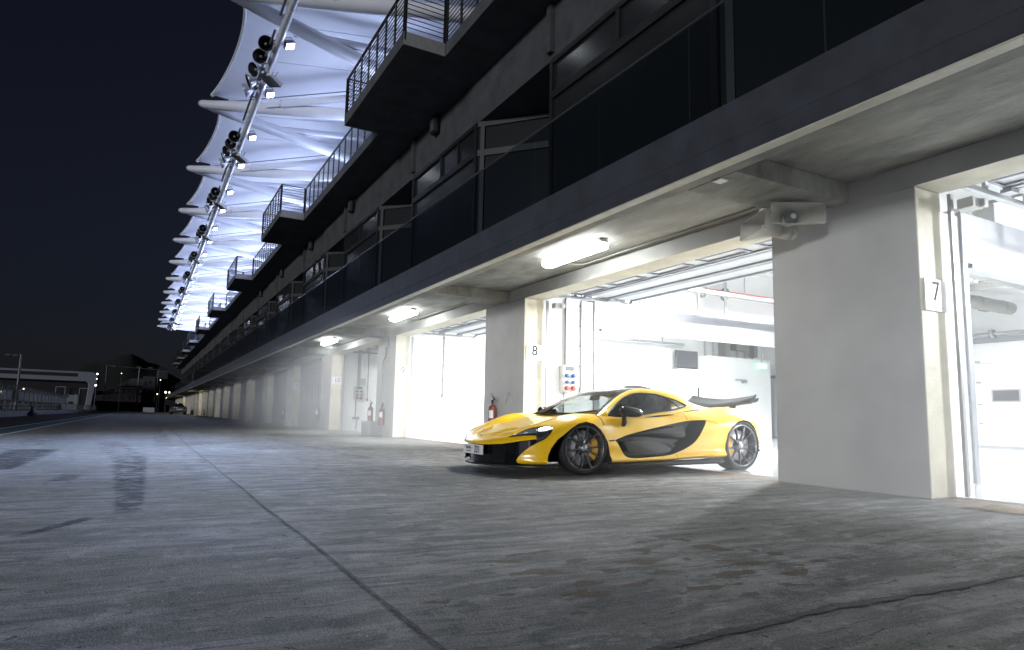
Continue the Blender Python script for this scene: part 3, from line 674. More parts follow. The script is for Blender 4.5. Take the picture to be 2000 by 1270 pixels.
for k in CK:
    y = TY+S*k
    for sgn in (-1, 1):
        P, R = [], []
        for dx, rr_ in ((0, .03), (.02, .08), (.07, .125), (.16, .155), (.35, .175), (.7, .195), (1.2, .215), (2.0, .235), (3.2, .25), (5, .25), (8, .25), (XIN-TX, .25)):
            P.append((TX+dx, y+sgn*.40*max(0, dx-.25), TZ-.02)); R.append(rr_*.86)
        g = MB(); g.tube(P, R, 16); part(g, 'roof_tube', M['steelwhite'], can, fixn=False)
        # strut with bolted end plate
        xs = 3.15; a = Vector((xs, y+sgn*.40*(xs-TX-.25)+sgn*.30, TZ+.02)); b = Vector((8.6, y+sgn*(1.9 if sgn > 0 else 3.3), TZ+1.0))
        d = (b-a).normalized(); g = MB(); g.tube([a+d*.35, b], .125, 12); st = part(g, 'strut', M['steelwhite'], can)
        g = MB(); g.obox(a+d*.12, d*.30, d.cross(Vector((0, 0, 1))).normalized()*.012, (0, 0, .09)); g.tube([a+d*.33, a+d*.36], .15, 12); part(g, 'end_plate', M['steelwhite'], st)
        g = MB(); q = d.cross(Vector((0, 0, 1))).normalized()
        for dx in (-.05, .05):
            for dz in (-.05, .05): g.obox(a+d*.325+q*dx+Vector((0, 0, dz-.0)), d*.012, q*.018, (0, 0, .018))
        part(g, 'bolts', M['black'], st)
    g = MB(); g.tube([(TX+.30, y, TZ+.17), (TX+.55, y, TZ+.24), (TX+.95, y, TZ+.27)], [.05, .12, .07], 10); part(g, 'clamp_plate', M['shackle'], can)
    g = MB(); g.tube([(TX+.7, y-.05, TZ+.15), (8.0, y-3.0, TZ+1.2)], .018, 6); part(g, 'tie_cable', M['steelgrey'], can)
    g = MB(); g.tube([(9.6, y+3.5, 9.3), (9.6, y+3.5, TZ)], .2, 12); part(g, 'mast', M['steelwhite'], can)
    if k < CK[-1]:
        g = MB(); g.tube([(2.55, y-.95+S*0, 10.70), (2.55, y+S-.98, 10.70)], .105, 14); part(g, 'catwalk_tube', M['steelwhite'], can)
        g = MB(); g.tube([(2.36, y+.3, 10.72), (2.36, y+S-.5, 10.72)], .035, 8)
        for t in (.8, 2.2, 3.6, 4.6): g.tube([(2.36, y+t, 10.72), (2.55, y+t, 10.70)], .02, 6)
        part(g, 'lamp_rail', M['steelgrey'], can)
# lamps and loudspeakers hung from the canopy rail
def bowl_proto():
    r = empty('bowl_lamp', (0, 0, 0), 'unlit round bowl lamp with black reflector on the canopy rail', 'lamp', 'unlit bowl lamps on the canopy rail')
    g = MB(); g.lathe([(.045, .21), (.07, .17), (.16, .06), (.205, -.06), (.215, -.10), (.20, -.10), (.15, .05), (.06, .13), (0, .14)], 22, mis=[0, 0, 0, 0, 0, 1, 1, 1]); g.build('reflector', [M['lampcase'], M['lampin']], r, fixn=False)
    g = MB(); g.lathe([(0, -.03), (.035, -.02), (.035, .13)], 12); g.build('bulb', M['lampcase'], r)
    g = MB(); g.lathe([(.05, .21), (.05, .32), (0, .32)], 12); g.tube([(0, 0, .3), (0, .02, .42)], .02, 6); g.build('neck', M['steelgrey'], r)
    return r
def flood_proto():
    r = empty('floodlight', (0, 0, 0), 'lit square floodlight clamped beside the canopy rail', 'floodlight', 'lit floodlights on the canopy rail')
    g = MB(); g.box(-.14, -.12, .0, .14, .12, .13); g.box(-.10, -.08, .13, .10, .08, .20); g.build('case', M['lampcase'], r, .02)
    g = MB(); g.box(-.105, -.085, -.012, .105, .085, -.001); g.build('lens', M['flood'], r)
    g = MB(); g.tube([(-.19, 0, .08), (-.19, 0, .34), (.19, 0, .34), (.19, 0, .08)], .014, 6); g.tube([(-.1, 0, .34), (-.1, .0, .42)], .014, 6); g.build('yoke', M['steelgrey'], r)
    return r
def panel_proto():
    r = empty('panel_loudspeaker', (0, 0, 0), 'square pale panel box tilted below the canopy rail', 'loudspeaker', 'panel boxes on the canopy rail')
    g = MB(); g.box(-.24, -.27, -.05, .24, .27, .05); g.build('case', M['box'], r, .01)
    g = MB(); g.box(-.235, -.265, -.062, .235, .265, -.051); g.build('grille', M['lampcase'], r)
    g = MB(); g.tube([(0, .1, .05), (0, .1, .3)], .015, 6); g.tube([(0, -.1, .05), (0, -.1, .3)], .015, 6); g.build('bracket', M['steelgrey'], r)
    return r
bowl, flood, panel = bowl_proto(), flood_proto(), panel_proto()
first = {'b': 1, 'f': 1, 'p': 1}
def put(o, key, loc, rot):
    if first[key]: first[key] = 0; o.location = loc; o.rotation_euler = rot
    else: copy_tree(o, None, loc, rot)
floods = []
for k in CK[1:-1]:
    y = TY+S*k
    for j, (dy, ax, az) in enumerate(((.97, 70, -6), (1.73, 66, -20), (2.57, 62, -62), (3.35, 66, -95), (4.05, 70, -105))):
        put(bowl, 'b', (2.24-.02*j, y+dy, 10.64), (radians(-ax), 0, radians(az)))
    for dy in (.72, 3.98):
        put(flood, 'f', (2.84, y+dy, 10.62), (radians(-28), radians(-22), radians(8))); floods.append((2.86, y+dy, 10.55))
    put(panel, 'p', (2.66, y+2.72, 10.50), (radians(14), radians(18), radians(35)))

# ------------------------------------------------------------------ the yellow sports car (axis: a rearwards, b towards the camera side, z up; origin under the front axle)
CAR = empty('sports_car', (4.404, 7.068, .002), 'low yellow sports car with black rear wing and number plate 321', 'car')
CAR.scale = (.9275,)*3
CAR.rotation_euler = (0, 0, .001)
# local axes: x = a (rearwards), y = -b
def cv(a, b, z): return Vector((a, -b, z))
A_ = [-1.14, -1.10, -1.02, -.90, -.78, -.62, -.45, -.25, 0, .22, .45, .80, 1.20, 1.60, 1.95, 2.25, 2.55, 2.80, 2.98, 3.10, 3.17, 3.20]
Lb = {1: [.06, .22, .42, .62, .74, .85, .90, .92, .93, .93, .92, .92, .92, .92, .93, .94, .94, .93, .88, .82, .74, .68],
      2: [.10, .28, .48, .68, .80, .91, .955, .965, .965, .955, .95, .95, .955, .965, .975, .985, .985, .965, .92, .86, .78, .70],
      3: [.11, .30, .51, .70, .81, .90, .95, .965, .965, .945, .92, .905, .905, .915, .94, .97, .985, .97, .925, .865, .78, .70],
      4: [.10, .28, .48, .66, .76, .83, .88, .915, .93, .915, .885, .87, .865, .875, .90, .925, .945, .93, .89, .83, .75, .69],
      5: [.08, .22, .38, .53, .61, .66, .69, .71, .74, .78, .82, .83, .80, .76, .72, .70, .73, .74, .72, .68, .64, .62]}
Lz = {0: [.36, .30, .20, .15, .14, .14, .14, .14, .14, .14, .14, .14, .14, .14, .15, .17, .18, .20, .24, .29, .35, .41],
      1: [.36, .30, .20, .14, .135, .135, .135, .14, .14, .145, .145, .15, .16, .175, .185, .19, .20, .21, .24, .29, .35, .41],
      2: [.37, .33, .27, .25, .25, .26, .27, .28, .28, .27, .26, .26, .26, .28, .30, .31, .31, .32, .33, .35, .38, .42],
      3: [.375, .36, .36, .37, .38, .40, .42, .44, .45, .44, .43, .43, .44, .46, .48, .50, .50, .50, .48, .46, .44, .43],
      4: [.38, .385, .41, .44, .47, .51, .555, .61, .635, .63, .60, .595, .62, .65, .68, .70, .715, .71, .67, .60, .52, .45],
      5: [.385, .40, .435, .48, .525, .585, .64, .71, .745, .74, .72, .715, .755, .80, .835, .85, .875, .865, .80, .69, .56, .46],
      6: [.385, .405, .445, .485, .525, .57, .605, .65, .70, .715, .69, .68, .70, .76, .81, .84, .86, .85, .79, .68, .56, .46],
      7: [.385, .41, .45, .49, .525, .565, .60, .645, .69, .715, .68, .66, .68, .75, .81, .84, .86, .85, .79, .68, .56, .46],
      8: [.385, .41, .452, .492, .527, .566, .60, .645, .69, .715, .68, .66, .68, .75, .81, .84, .86, .85, .79, .68, .56, .46]}
Lb[0] = [0]*len(A_); Lb[6] = [.66*v for v in Lb[5]]; Lb[7] = [.33*v for v in Lb[5]]; Lb[8] = [0]*len(A_)
def hermite(xs, ys, x):
    if x <= xs[0]: return ys[0]
    if x >= xs[-1]: return ys[-1]
    i = max(j for j in range(len(xs)-1) if xs[j] <= x)
    def sl(j):
        if j == 0: return (ys[1]-ys[0])/(xs[1]-xs[0])
        if j == len(xs)-1: return (ys[-1]-ys[-2])/(xs[-1]-xs[-2])
        d0 = (ys[j]-ys[j-1])/(xs[j]-xs[j-1]); d1 = (ys[j+1]-ys[j])/(xs[j+1]-xs[j])
        if d0*d1 <= 0: return 0
        return 2*d0*d1/(d0+d1)*.5+.5*(.5*(d0+d1)) if abs(d0-d1) < 3*min(abs(d0), abs(d1)) else 2*d0*d1/(d0+d1)
    h = xs[i+1]-xs[i]; t = (x-xs[i])/h; m0, m1 = sl(i)*h, sl(i+1)*h
    return (2*t**3-3*t*t+1)*ys[i]+(t**3-2*t*t+t)*m0+(-2*t**3+3*t*t)*ys[i+1]+(t**3-t*t)*m1
def catmull(P, n):
    out = []
    for i in range(len(P)-1):
        p0, p1, p2, p3 = P[max(i-1, 0)], P[i], P[i+1], P[min(i+2, len(P)-1)]
        for j in range(n):
            t = j/n; out.append(tuple(.5*((2*b)+(-a+c)*t+(2*a-5*b+4*c-d)*t*t+(-a+3*b-3*c+d)*t**3) for a, b, c, d in zip(p0, p1, p2, p3)))
    out.append(tuple(P[-1])); return out
def section(a):
    P = [(hermite(A_, Lb[j], a), hermite(A_, Lz[j], a)) for j in range(9)]
    return catmull(P[:2], 2)[:-1]+catmull([P[0]]+P[1:], 5)[5:]
def smooth_rows(rows, n):
    return rows
NA = 130
aa = [A_[0]+(A_[-1]-A_[0])*(i/(NA-1)) for i in range(NA)]
aa = sorted(set([round(a, 4) for a in aa]+[-1.135, -1.125, -1.11, 3.19, 3.18]))
nz = lambda a: a if a > -.5 else -.5+(a+.5)*.90      # nose overhang
rows = []
for a in aa:
    h = section(a); an = nz(a); left = [(an, b, z) for b, z in h]; right = [(an, -b, z) for b, z in h[-2:0:-1]]
    rows.append(left+right)
# gentle smoothing along the length keeps highlights clean
for _ in range(3):
    new = [rows[0]]
    for i in range(1, len(rows)-1):
        new.append([tuple(.25*p+.5*q+.25*r for p, q, r in zip(P, Q, R)) for P, Q, R in zip(rows[i-1], rows[i], rows[i+1])])
    rows = new+[rows[-1]]
g = MB(); n = len(rows[0]); V = [cv(*p) for R in rows for p in R]
F = [(i*n+j, i*n+(j+1) % n, (i+1)*n+(j+1) % n, (i+1)*n+j) for i in range(len(rows)-1) for j in range(n)]
F += [tuple(range(n))[::-1], tuple(range((len(rows)-1)*n, len(rows)*n))]
g.add(V, F, 0, True)
body = g.build('body', [M['paint'], M['well'], M['gloss']], CAR)
bmb = bmesh.new(); bmb.from_mesh(body.data); BVH = BVHTree.FromBMesh(bmb)
def surf_b(a, z, side=1):      # where the flank is met coming in sideways
    h = BVH.ray_cast(cv(a, 2*side, z), Vector((0, side, 0))*1.0)
    return h[0]
def cutter(poly, f0, f1, mi):
    g = MB(); g.prism(poly, f0, f1, mi); o = g.build('cutter', [M['paint'], M['well'], M['gloss']], CAR); return o
def hw(a, z): return (a, z)
fw = [(-.54, .02), (-.565, .20), (-.516, .332), (-.438, .427), (-.33, .497), (-.23, .565), (-.12, .622), (0, .648), (.11, .622), (.20, .56), (.27, .48), (.315, .40), (.335, .28), (.335, .02)]
rw = [(2.262, .02), (2.262, .20), (2.28, .371), (2.343, .516), (2.44, .618), (2.56, .683), (2.69, .706), (2.81, .685), (2.91, .615), (2.985, .50), (3.02, .38), (3.03, .02)]
scoop = [(.435, .424), (.535, .454), (.677, .494), (.887, .536), (1.241, .602), (1.53, .654), (1.719, .681), (1.87, .690), (1.998, .689), (1.99, .66), (1.947, .599), (1.865, .489), (1.745, .392), (1.585, .318), (1.408, .261), (1.259, .231), (1.003, .214), (.797, .204), (.642, .206), (.577, .224), (.531, .283), (.496, .353), (.47, .394)]
scoop = [tuple(p) for p in catmull([(*p, 0) for p in scoop+scoop[:1]], 3)[:-1]]
cuts = []
for sd in (1, -1):
    cuts.append(cutter(fw, lambda p: cv(p[0], sd*.55, p[1]), lambda p: cv(p[0], sd*1.2, p[1]), 1))
    cuts.append(cutter(rw, lambda p: cv(p[0], sd*.50, p[1]), lambda p: cv(p[0], sd*1.2, p[1]), 1))
    cuts.append(cutter(scoop, lambda p: cv(p[0], sd*(.815-.07*max(0, p[0]-1.2)), p[1]), lambda p: cv(p[0], sd*1.2, p[1]), 2))
# front mouth: recess following the nose in plan
top = [(0, .347), (.11, .343), (.30, .350), (.53, .365), (.667, .390), (.773, .413), (.85, .431), (.875, .405)]
bot = [(0, .02), (.3, .02), (.6, .02), (.695, .02), (.706, .191), (.721, .225), (.754, .265), (.786, .300), (.821, .335), (.844, .359), (.875, .395)]
mb_ = sorted(set([b for b, _ in top]+[b for b, _ in bot]+[i*.04 for i in range(22)]))
def li(T, b):
    for (x0, y0), (x1, y1) in zip(T, T[1:]):
        if x0 <= b <= x1: return lerp(y0, y1, (b-x0)/(x1-x0) if x1 > x0 else 0)
    return T[-1][1]
nose_pl = [(0, -1.072), (.11, -1.066), (.30, -1.036), (.53, -.956), (.667, -.876), (.773, -.781), (.85, -.67), (.88, -.64)]
full = [-b for b in mb_[:0:-1]]+mb_
ring = []
for b in full:
    ab = abs(b); ring.append((b, li(bot, ab), max(li(bot, ab)+.004, li(top, ab)), li(nose_pl, ab)+.075))
g = MB(); nn = len(ring)
V = [cv(-1.4, b, z0) for b, z0, z1, ab in ring]+[cv(-1.4, b, z1) for b, z0, z1, ab in ring]+[cv(ab, b, z0) for b, z0, z1, ab in ring]+[cv(ab, b, z1) for b, z0, z1, ab in ring]
F = []
for i in range(nn-1):
    F += [(i, i+1, nn+i+1, nn+i), (2*nn+i, 3*nn+i, 3*nn+i+1, 2*nn+i+1), (i, 2*nn+i, 2*nn+i+1, i+1), (nn+i, nn+i+1, 3*nn+i+1, 3*nn+i)]
F += [(0, nn, 3*nn, 2*nn), (nn-1, 3*nn-1, 4*nn-1, 2*nn-1)]
g.add(V, F, 2); cuts.append(g.build('cutter', [M['paint'], M['well'], M['gloss']], CAR))
for c in cuts:
    m = body.modifiers.new('cut', 'BOOLEAN'); m.operation = 'DIFFERENCE'; m.object = c; m.solver = 'EXACT'; m.material_mode = 'INDEX'
bpy.context.view_layer.update()
me = bpy.data.meshes.new_from_object(body.evaluated_get(bpy.context.evaluated_depsgraph_get()))
body.modifiers.clear(); body.data = me
for c in cuts: bpy.data.objects.remove(c)
# tidy shading: cockpit tub is black, sharp edges where the openings were cut
for p in me.polygons:
    c = p.center
    p.use_smooth = True
    if .30 < c.x < 2.05 and abs(c.y) < .765 and c.z > .55 and p.normal.z > .3: p.material_index = 1
me.set_sharp_from_angle(angle=radians(38))
def cpart(g, name, mat, parent=CAR, bevel=0, **k): return g.build(name, mat, parent, bevel, **k)
def snap(p, off): 
    h = BVH.find_nearest(p); return h[0]+h[1]*off
def patch(cols, name, mat, off=.004, rows_=7, parent=CAR, sides=(1, -1), proj=None, thick=None):
    # cols: list of (lo(a,b,z), hi(a,b,z)) laid on the body surface
    for sd in sides:
        g = MB(); G = []
        for lo, hi in cols:
            R = []
            for j in range(rows_):
                p = [lerp(x, y, j/(rows_-1)) for x, y in zip(lo, hi)]; q = cv(p[0], p[1]*sd, p[2])
                if proj == 'side': 
                    h = BVH.ray_cast(cv(p[0], 2*sd, p[2]), Vector((0, sd, 0)));  q = h[0]+h[1]*off if h[0] else snap(q, off)
                else: q = snap(q, off)
                R.append(q)
            G.append(R)
        g.grid(G); o = cpart(g, name, mat, parent)
        yield o
def curve(pts, n=5): return catmull(pts, n)
# headlights: the swept blade and its hook
def path(pts, n):
    P = catmull(pts, 8); L_ = [0]
    for p, q in zip(P, P[1:]): L_.append(L_[-1]+sqrt(sum((x-y)**2 for x, y in zip(p, q))))
    out = []
    for k in range(n):
        t = L_[-1]*k/(n-1); i = max(0, min(len(P)-2, next((m for m in range(len(L_)) if L_[m] > t), len(L_)-1)-1))
        u = (t-L_[i])/max(1e-9, L_[i+1]-L_[i]); out.append(tuple(lerp(x, y, u) for x, y in zip(P[i], P[i+1])))
    return out
HU1 = path([(-.902, .57, .442), (-.841, .622, .471), (-.78, .651, .501), (-.722, .666, .529), (-.65, .698, .557), (-.596, .735, .571)], 22)
HL1 = path([(-.902, .57, .440), (-.861, .637, .448), (-.801, .709, .461), (-.737, .772, .469), (-.668, .827, .471), (-.654, .841, .466)], 22)
HIN = path([(-.654, .841, .466), (-.65, .857, .445), (-.660, .864, .412), (-.669, .867, .388)], 7)
HU2 = path([(-.596, .735, .571), (-.535, .773, .582), (-.473, .821, .586), (-.45, .858, .572), (-.455, .885, .548)], 20)
HO = path([(-.669, .867, .388), (-.625, .887, .408), (-.578, .901, .435), (-.524, .906, .476), (-.488, .901, .509), (-.457, .886, .545)], 20)
cols = list(zip(HL1, HU1))+[(p, HU1[-1]) for p in HIN[1:]]+list(zip(HO, HU2))[1:]
hl = list(patch(cols, 'headlight', M['lampglass'], .005))
mixp = lambda p, q, t: tuple(lerp(x, y, t) for x, y in zip(p, q))
for o, sd in zip(hl, (1, -1)):
    list(patch([(mixp(a, b, .22), mixp(a, b, .80)) for a, b in list(zip(HL1, HU1))[7:]], 'reflector', M['lampchrome'], .009, 4, o, (sd,)))
    list(patch([(mixp(a, b, .62-.1*q_), mixp(a, b, .74+.12*q_)) for (a, b), q_ in zip(list(zip(HO, HU2))[2:18], [sin(pi*(k_+.5)/16) for k_ in range(16)])], 'led_lamp', M['lampled'], .011, 4, o, (sd,)))
    list(patch([(mixp(a, b, .10), mixp(a, b, .22)) for a, b in list(zip(HO, HU2))[0:13]], 'running_light', M['lampchrome'], .009, 3, o, (sd,)))
# panel gaps and a painted haunch shade line
def strip(pts, w, name, mat=M['gap'], off=.0025, sides=(1, -1), proj='side'):
    P = curve(pts, 4)
    cols = []
    for i, p in enumerate(P):
        q = P[min(i+1, len(P)-1)]; r = P[max(i-1, 0)]; da, dz = q[0]-r[0], q[2]-r[2]; l = sqrt(da*da+dz*dz) or 1
        cols.append(((p[0]-dz/l*w/2, p[1], p[2]+da/l*w/2), (p[0]+dz/l*w/2, p[1], p[2]-da/l*w/2)))
    return list(patch(cols, name, mat, off, 2, CAR, sides, proj))
strip([(.215, .82, .728), (.245, .88, .70), (.262, .92, .66), (.268, .93, .60)], .012, 'door_gap')
strip([(.335, .94, .42), (.38, .94, .415), (.43, .94, .425)], .016, 'door_gap')
strip([(1.665, .86, .79), (1.70, .87, .74), (1.70, .88, .69)], .008, 'door_gap')
strip([(1.39, .95, .25), (1.40, .95, .20), (1.39, .94, .165)], .006, 'door_gap')
strip([(1.96, .93, .695), (2.10, .95, .665), (2.25, .96, .62), (2.36, .97, .58)], .004, 'haunch_shade_line')  # dark line painted for the soft shading over the haunch
hcols = [((a, .86, lerp(.712, .752, t)-.008*sin(pi*t)), (a, .86, lerp(.714, .756, t)+.010*sin(pi*t)**.7)) for a, t in [(.98+.52*i/14, i/14) for i in range(15)]]
list(patch(hcols, 'door_handle_slot', M['gap'], .003, 4, CAR, (1, -1), 'side'))
# gloss black door blades inside the scoop
for sd in (1, -1):
    g = MB(); P = curve([(.62, .49, 0), (.95, .53, 0), (1.3, .575, 0), (1.62, .605, 0)], 4); Q = curve([(.70, .455, 0), (1.0, .465, 0), (1.35, .44, 0), (1.66, .43, 0)], 4)
    g.grid([[cv(p[0], sd*lerp(.885, .875, i/12), p[1]) for i, p in enumerate(P)], [cv((p[0]+q[0])/2, sd*.89, (p[1]+q[1])/2) for p, q in zip(P, Q)], [cv(q[0], sd*.85, q[1]) for q in Q]]); cpart(g, 'door_blade', M['gloss'])
    g = MB(); P = curve([(.62, .40, 0), (.9, .415, 0), (1.2, .40, 0), (1.48, .355, 0)], 4); Q = curve([(.66, .285, 0), (.85, .26, 0), (1.1, .245, 0), (1.34, .27, 0)], 4)
    g.grid([[cv(p[0], sd*.865, p[1]) for p in P], [cv(lerp(p[0], q[0], .5), sd*.895, lerp(p[1], q[1], .5)) for p, q in zip(P, Q)], [cv(q[0], sd*.905, q[1]) for q in Q]]); cpart(g, 'door_panel', M['gloss'])
# cabin
arch = [(.262, .785, .735), (.484, .69, .856), (.678, .61, .958), (.853, .56, 1.034), (1.03, .51, 1.084), (1.25, .475, 1.107), (1.5, .465, 1.102), (1.725, .47, 1.073), (1.92, .50, 1.008), (2.23, .51, .905), (2.55, .47, .868)]
wtop = [(.40, .80, .720), (.517, .74, .803), (.669, .68, .901), (.825, .62, .976), (.995, .585, 1.026), (1.159, .57, 1.041), (1.366, .575, 1.034), (1.553, .60, .998), (1.71, .645, .952), (1.825, .71, .892)]
wbot = [(.40, .805, .718), (.52, .825, .712), (.639, .83, .717), (.906, .825, .742), (1.2, .805, .780), (1.505, .78, .818), (1.72, .74, .856), (1.80, .725, .878), (1.825, .712, .890)]
sill = [(.262, .81, .715), (.40, .845, .700), (.64, .86, .69), (.906, .85, .70), (1.2, .825, .735), (1.505, .79, .775), (1.75, .76, .80), (1.95, .73, .82), (2.23, .70, .83), (2.55, .68, .82)]
def at(T, a):
    xs = [p[0] for p in T]; return (a, hermite(xs, [p[1] for p in T], a), hermite(xs, [p[2] for p in T], a))
def frange(a, b, n): return [a+(b-a)*i/(n-1) for i in range(n)]
for sd in (1, -1):
    g = MB()
    aF = frange(.262, 2.55, 70)
    # yellow band from roof edge to the window top, and from window bottom down to the shoulder
    G = []
    for a in aF:
        up = at(arch, a)
        if a < .40: lo = at(sill, a)
        elif a <= 1.825: lo = at(wtop, a)
        else: lo = at(sill, a)
        R = []
        for j in range(9):
            t = j/8; p = [lerp(x, y, t) for x, y in zip(up, lo)]; bul = .022*sin(pi*t)*min(1, abs(up[2]-lo[2])/.08); R.append(cv(p[0], sd*(p[1]+bul), p[2]+bul*.7))
        G.append(R)
    i0 = max(i for i, a in enumerate(aF) if a < .40)+1; i1 = max(i for i, a in enumerate(aF) if a <= 1.825)
    g.grid(G[:i0]); g.grid(G[i0:i1+1]); g.grid(G[i1+1:])
    # close the small jumps at both window corners
    for a in (.40, 1.825):
        ia = i0 if a < 1 else i1+1
        A0, A1 = G[ia-1], G[ia]; g.grid([A0, A1])
    aW = frange(.36, 1.90, 48); G2 = []
    for a in aW:
        up = at(wbot, min(max(a, .40), 1.825)); up = (a, up[1], up[2]); lo = at(sill, a); lo = (lo[0], lo[1]+.0, lo[2]-.02); G2.append([cv(lerp(up[0], lo[0], t), sd*(lerp(up[1], lo[1], t)+.012*sin(pi*t)), lerp(up[2], lo[2], t)) for t in (0, .25, .5, .75, 1)])
    g.grid(G2)
    cpart(g, 'roof_arch', M['paint'], fixn=False)
    g = MB(); aS = frange(.402, 1.823, 40)
    G = [[cv(a, sd*(lerp(at(wbot, a)[1], at(wtop, a)[1], t)+.03*sin(pi*t)*min(1, (at(wtop, a)[2]-at(wbot, a)[2])/.1)-.004), lerp(at(wbot, a)[2], at(wtop, a)[2], t)) for t in (0, .2, .4, .6, .8, 1)] for a in aS]
    g.grid(G); w = cpart(g, 'side_window', M['sglass'], fixn=False)
    g = MB()
    for T, dz in ((wtop, -.004), (wbot, .004)): g.tube([cv(a, sd*(at(T, a)[1]+.006), at(T, a)[2]+dz) for a in aS], .011, 6)
    cpart(g, 'window_seal', M['gloss'], w)
    g = MB(); g.tube([cv(1.50, sd*.615, 1.005), cv(1.58, sd*.70, .93), cv(1.66, sd*.765, .85)], .008, 6); cpart(g, 'window_divider', M['gloss'], w)
cent = [(.235, .722), (.45, .875), (.65, .985), (.85, 1.070), (1.05, 1.115), (1.25, 1.130), (1.5, 1.126), (1.75, 1.102), (2.0, 1.045), (2.3, .965), (2.55, .905), (2.75, .868)]
cz = lambda a: hermite([c[0] for c in cent], [c[1] for c in cent], a)
def roof_row(a, n=25, lift=0):
    L_ = at(arch, max(.262, min(a, 2.55))); dz = cz(a)-L_[2]; R = []
    for i in range(n):
        s = -1+2*i/(n-1); R.append(cv(a-(.03*(1-s*s) if a < .9 else 0)*max(0, (.9-a)/.6), L_[1]*s, L_[2]+dz*(1-abs(s)**2.4)+lift))
    return R
g = MB(); g.grid([roof_row(a) for a in frange(.262, .80, 22)]); ws = cpart(g, 'windscreen', M['cglass'], fixn=False)
g = MB(); g.grid([roof_row(a) for a in frange(.80, 2.55, 50)]); rf = cpart(g, 'roof', M['gloss'], fixn=False)
g = MB(); G = []
for a in frange(1.12, 1.95, 20):
    t = (a-1.12)/.83; hgt = .055*sin(pi*min(1, t*1.0))**.8; z0 = cz(a)-.01; G.append([cv(a, w, z0+h*hgt) for w, h in ((-.20, -.2), (-.15, .75), (-.08, 1), (0, 1.04), (.08, 1), (.15, .75), (.20, -.2))])
g.grid(G); cpart(g, 'roof_snorkel', M['carbon'], rf)
g = MB(); g.tube([roof_row(.264)[i]+Vector((0, 0, .002)) for i in range(25)], .012, 6); cpart(g, 'screen_seal', M['gloss'], ws)
# black screen border beside the pillars and header strip
for sd in (0, 1):
    g = MB(); G = []
    for a in frange(.28, .80, 16):
        R = roof_row(a, 25, .003); G.append(R[:2] if sd == 0 else R[-2:])
    g.grid(G); cpart(g, 'screen_border', M['gloss'], ws, fixn=False)
g = MB(); g.tube([cv(.28, .10, .735), cv(.35, -.25, .755), cv(.36, -.50, .77)], .008, 6); g.tube([cv(.24, .12, .73), cv(.26, .05, .75)], .016, 6); cpart(g, 'wiper', M['black'], ws)
g = MB(); g.obox(cv(.80, 0, .97), (.015, 0, 0), (0, .10, 0), (.01, 0, .03)); g.tube([cv(.80, 0, .99), cv(.83, 0, 1.06)], .01, 6); cpart(g, 'interior_mirror', M['black'], ws)
# cockpit
g = MB(); G = [[cv(a, b, z-.03*(b/.7)**2) for b in frange(-.70, .70, 15)] for a, z in ((.27, .70), (.40, .725), (.60, .75), (.72, .755), (.78, .72), (.80, .60))]; g.grid(G); cpart(g, 'dashboard', M['well'])
for sd in (.33, -.33):
    g = MB(); P = [(1.30, .55, .20), (1.42, .75, .24), (1.50, .90, .20), (1.54, 1.0, .11), (1.55, 1.045, .08)]
    F_ = [[cv(a, sd+w*s, z) for s in frange(-1, 1, 9)] for a, z, w in P]; Bk = [[cv(a+.09, sd+w*s, z) for s in frange(-1, 1, 9)] for a, z, w in P]
    g.grid(F_+Bk[::-1]); cpart(g, 'seat', M['darkgrey'])
g = MB(); nn_ = 24; g.tube([cv(.93+.05*sin(2*pi*i/nn_), .33+.17*cos(2*pi*i/nn_), .74+.15*sin(2*pi*i/nn_)) for i in range(nn_+1)], .014, 6, cap=False); g.tube([cv(.93, .17, .74), cv(.93, .49, .74)], .014, 6); cpart(g, 'steering_wheel', M['black'])
g = MB(); g.grid([[cv(a, b, z) for b in frange(-w_, w_, 9)] for a, z, w_ in ((1.56, .62, .74), (1.57, .86, .70), (1.58, 1.0, .58), (1.60, 1.06, .48))]); cpart(g, 'bulkhead', M['well'])
# mirrors
for sd in (1, -1):
    g = MB(); R = []
    for a, sx, sz, zc in ((.475, .01, .015, .79), (.485, .045, .045, .788), (.52, .07, .062, .784), (.62, .082, .066, .778), (.70, .082, .062, .772), (.765, .07, .052, .768), (.79, .055, .040, .765), (.792, .01, .01, .765)):
        R.append([cv(a, sd*(.985+sx*cos(2*pi*i/16)), zc+sz*sin(2*pi*i/16)) for i in range(17)])
    g.grid(R); m_ = cpart(g, 'wing_mirror', M['gloss'])
    g = MB(); g.tube([cv(.55, sd*.97, .735), cv(.555, sd*.955, .69), cv(.58, sd*.93, .645), cv(.60, sd*.885, .615)], [.028, .030, .034, .03], 8); cpart(g, 'mirror_stalk', M['gloss'], m_)
# sill skirt, splitter, rear diffuser
for sd in (1, -1):
    g = MB(); G = []
    for a in frange(.33, 2.235, 24):
        t = (a-.33)/1.905; zt_ = lerp(.145, .185, t); w_ = lerp(.945, .985, t)+(.02 if a > 2.1 else 0); zb = lerp(.085, .11, t)
        if .40 < a < .56: w_ += .012; zt_ += .016
        G.append([cv(a, sd*.80, zt_-.012), cv(a, sd*(w_-.03), zt_-.004), cv(a, sd*w_, zt_-.022), cv(a, sd*w_, zt_-.045), cv(a, sd*(w_-.02), zb), cv(a, sd*.78, zb)])
    g.grid(G, sm=False); cpart(g, 'side_skirt', M['carbon'])
g = MB(); P = curve([(-.42, .91, 0), (-.60, .885, 0), (-.79, .745, 0), (-.96, .53, 0), (-1.09, .30, 0), (-1.15, 0, 0)], 5)
P = [(nz(p[0]), p[1]) for p in P]; P = P+[(a, -b) for a, b in P[-2::-1]]
g.prism(P, lambda p: cv(p[0], p[1], .098), lambda p: cv(p[0], p[1], .122)); cpart(g, 'front_splitter', M['carbon'], bevel=.006)
g = MB()
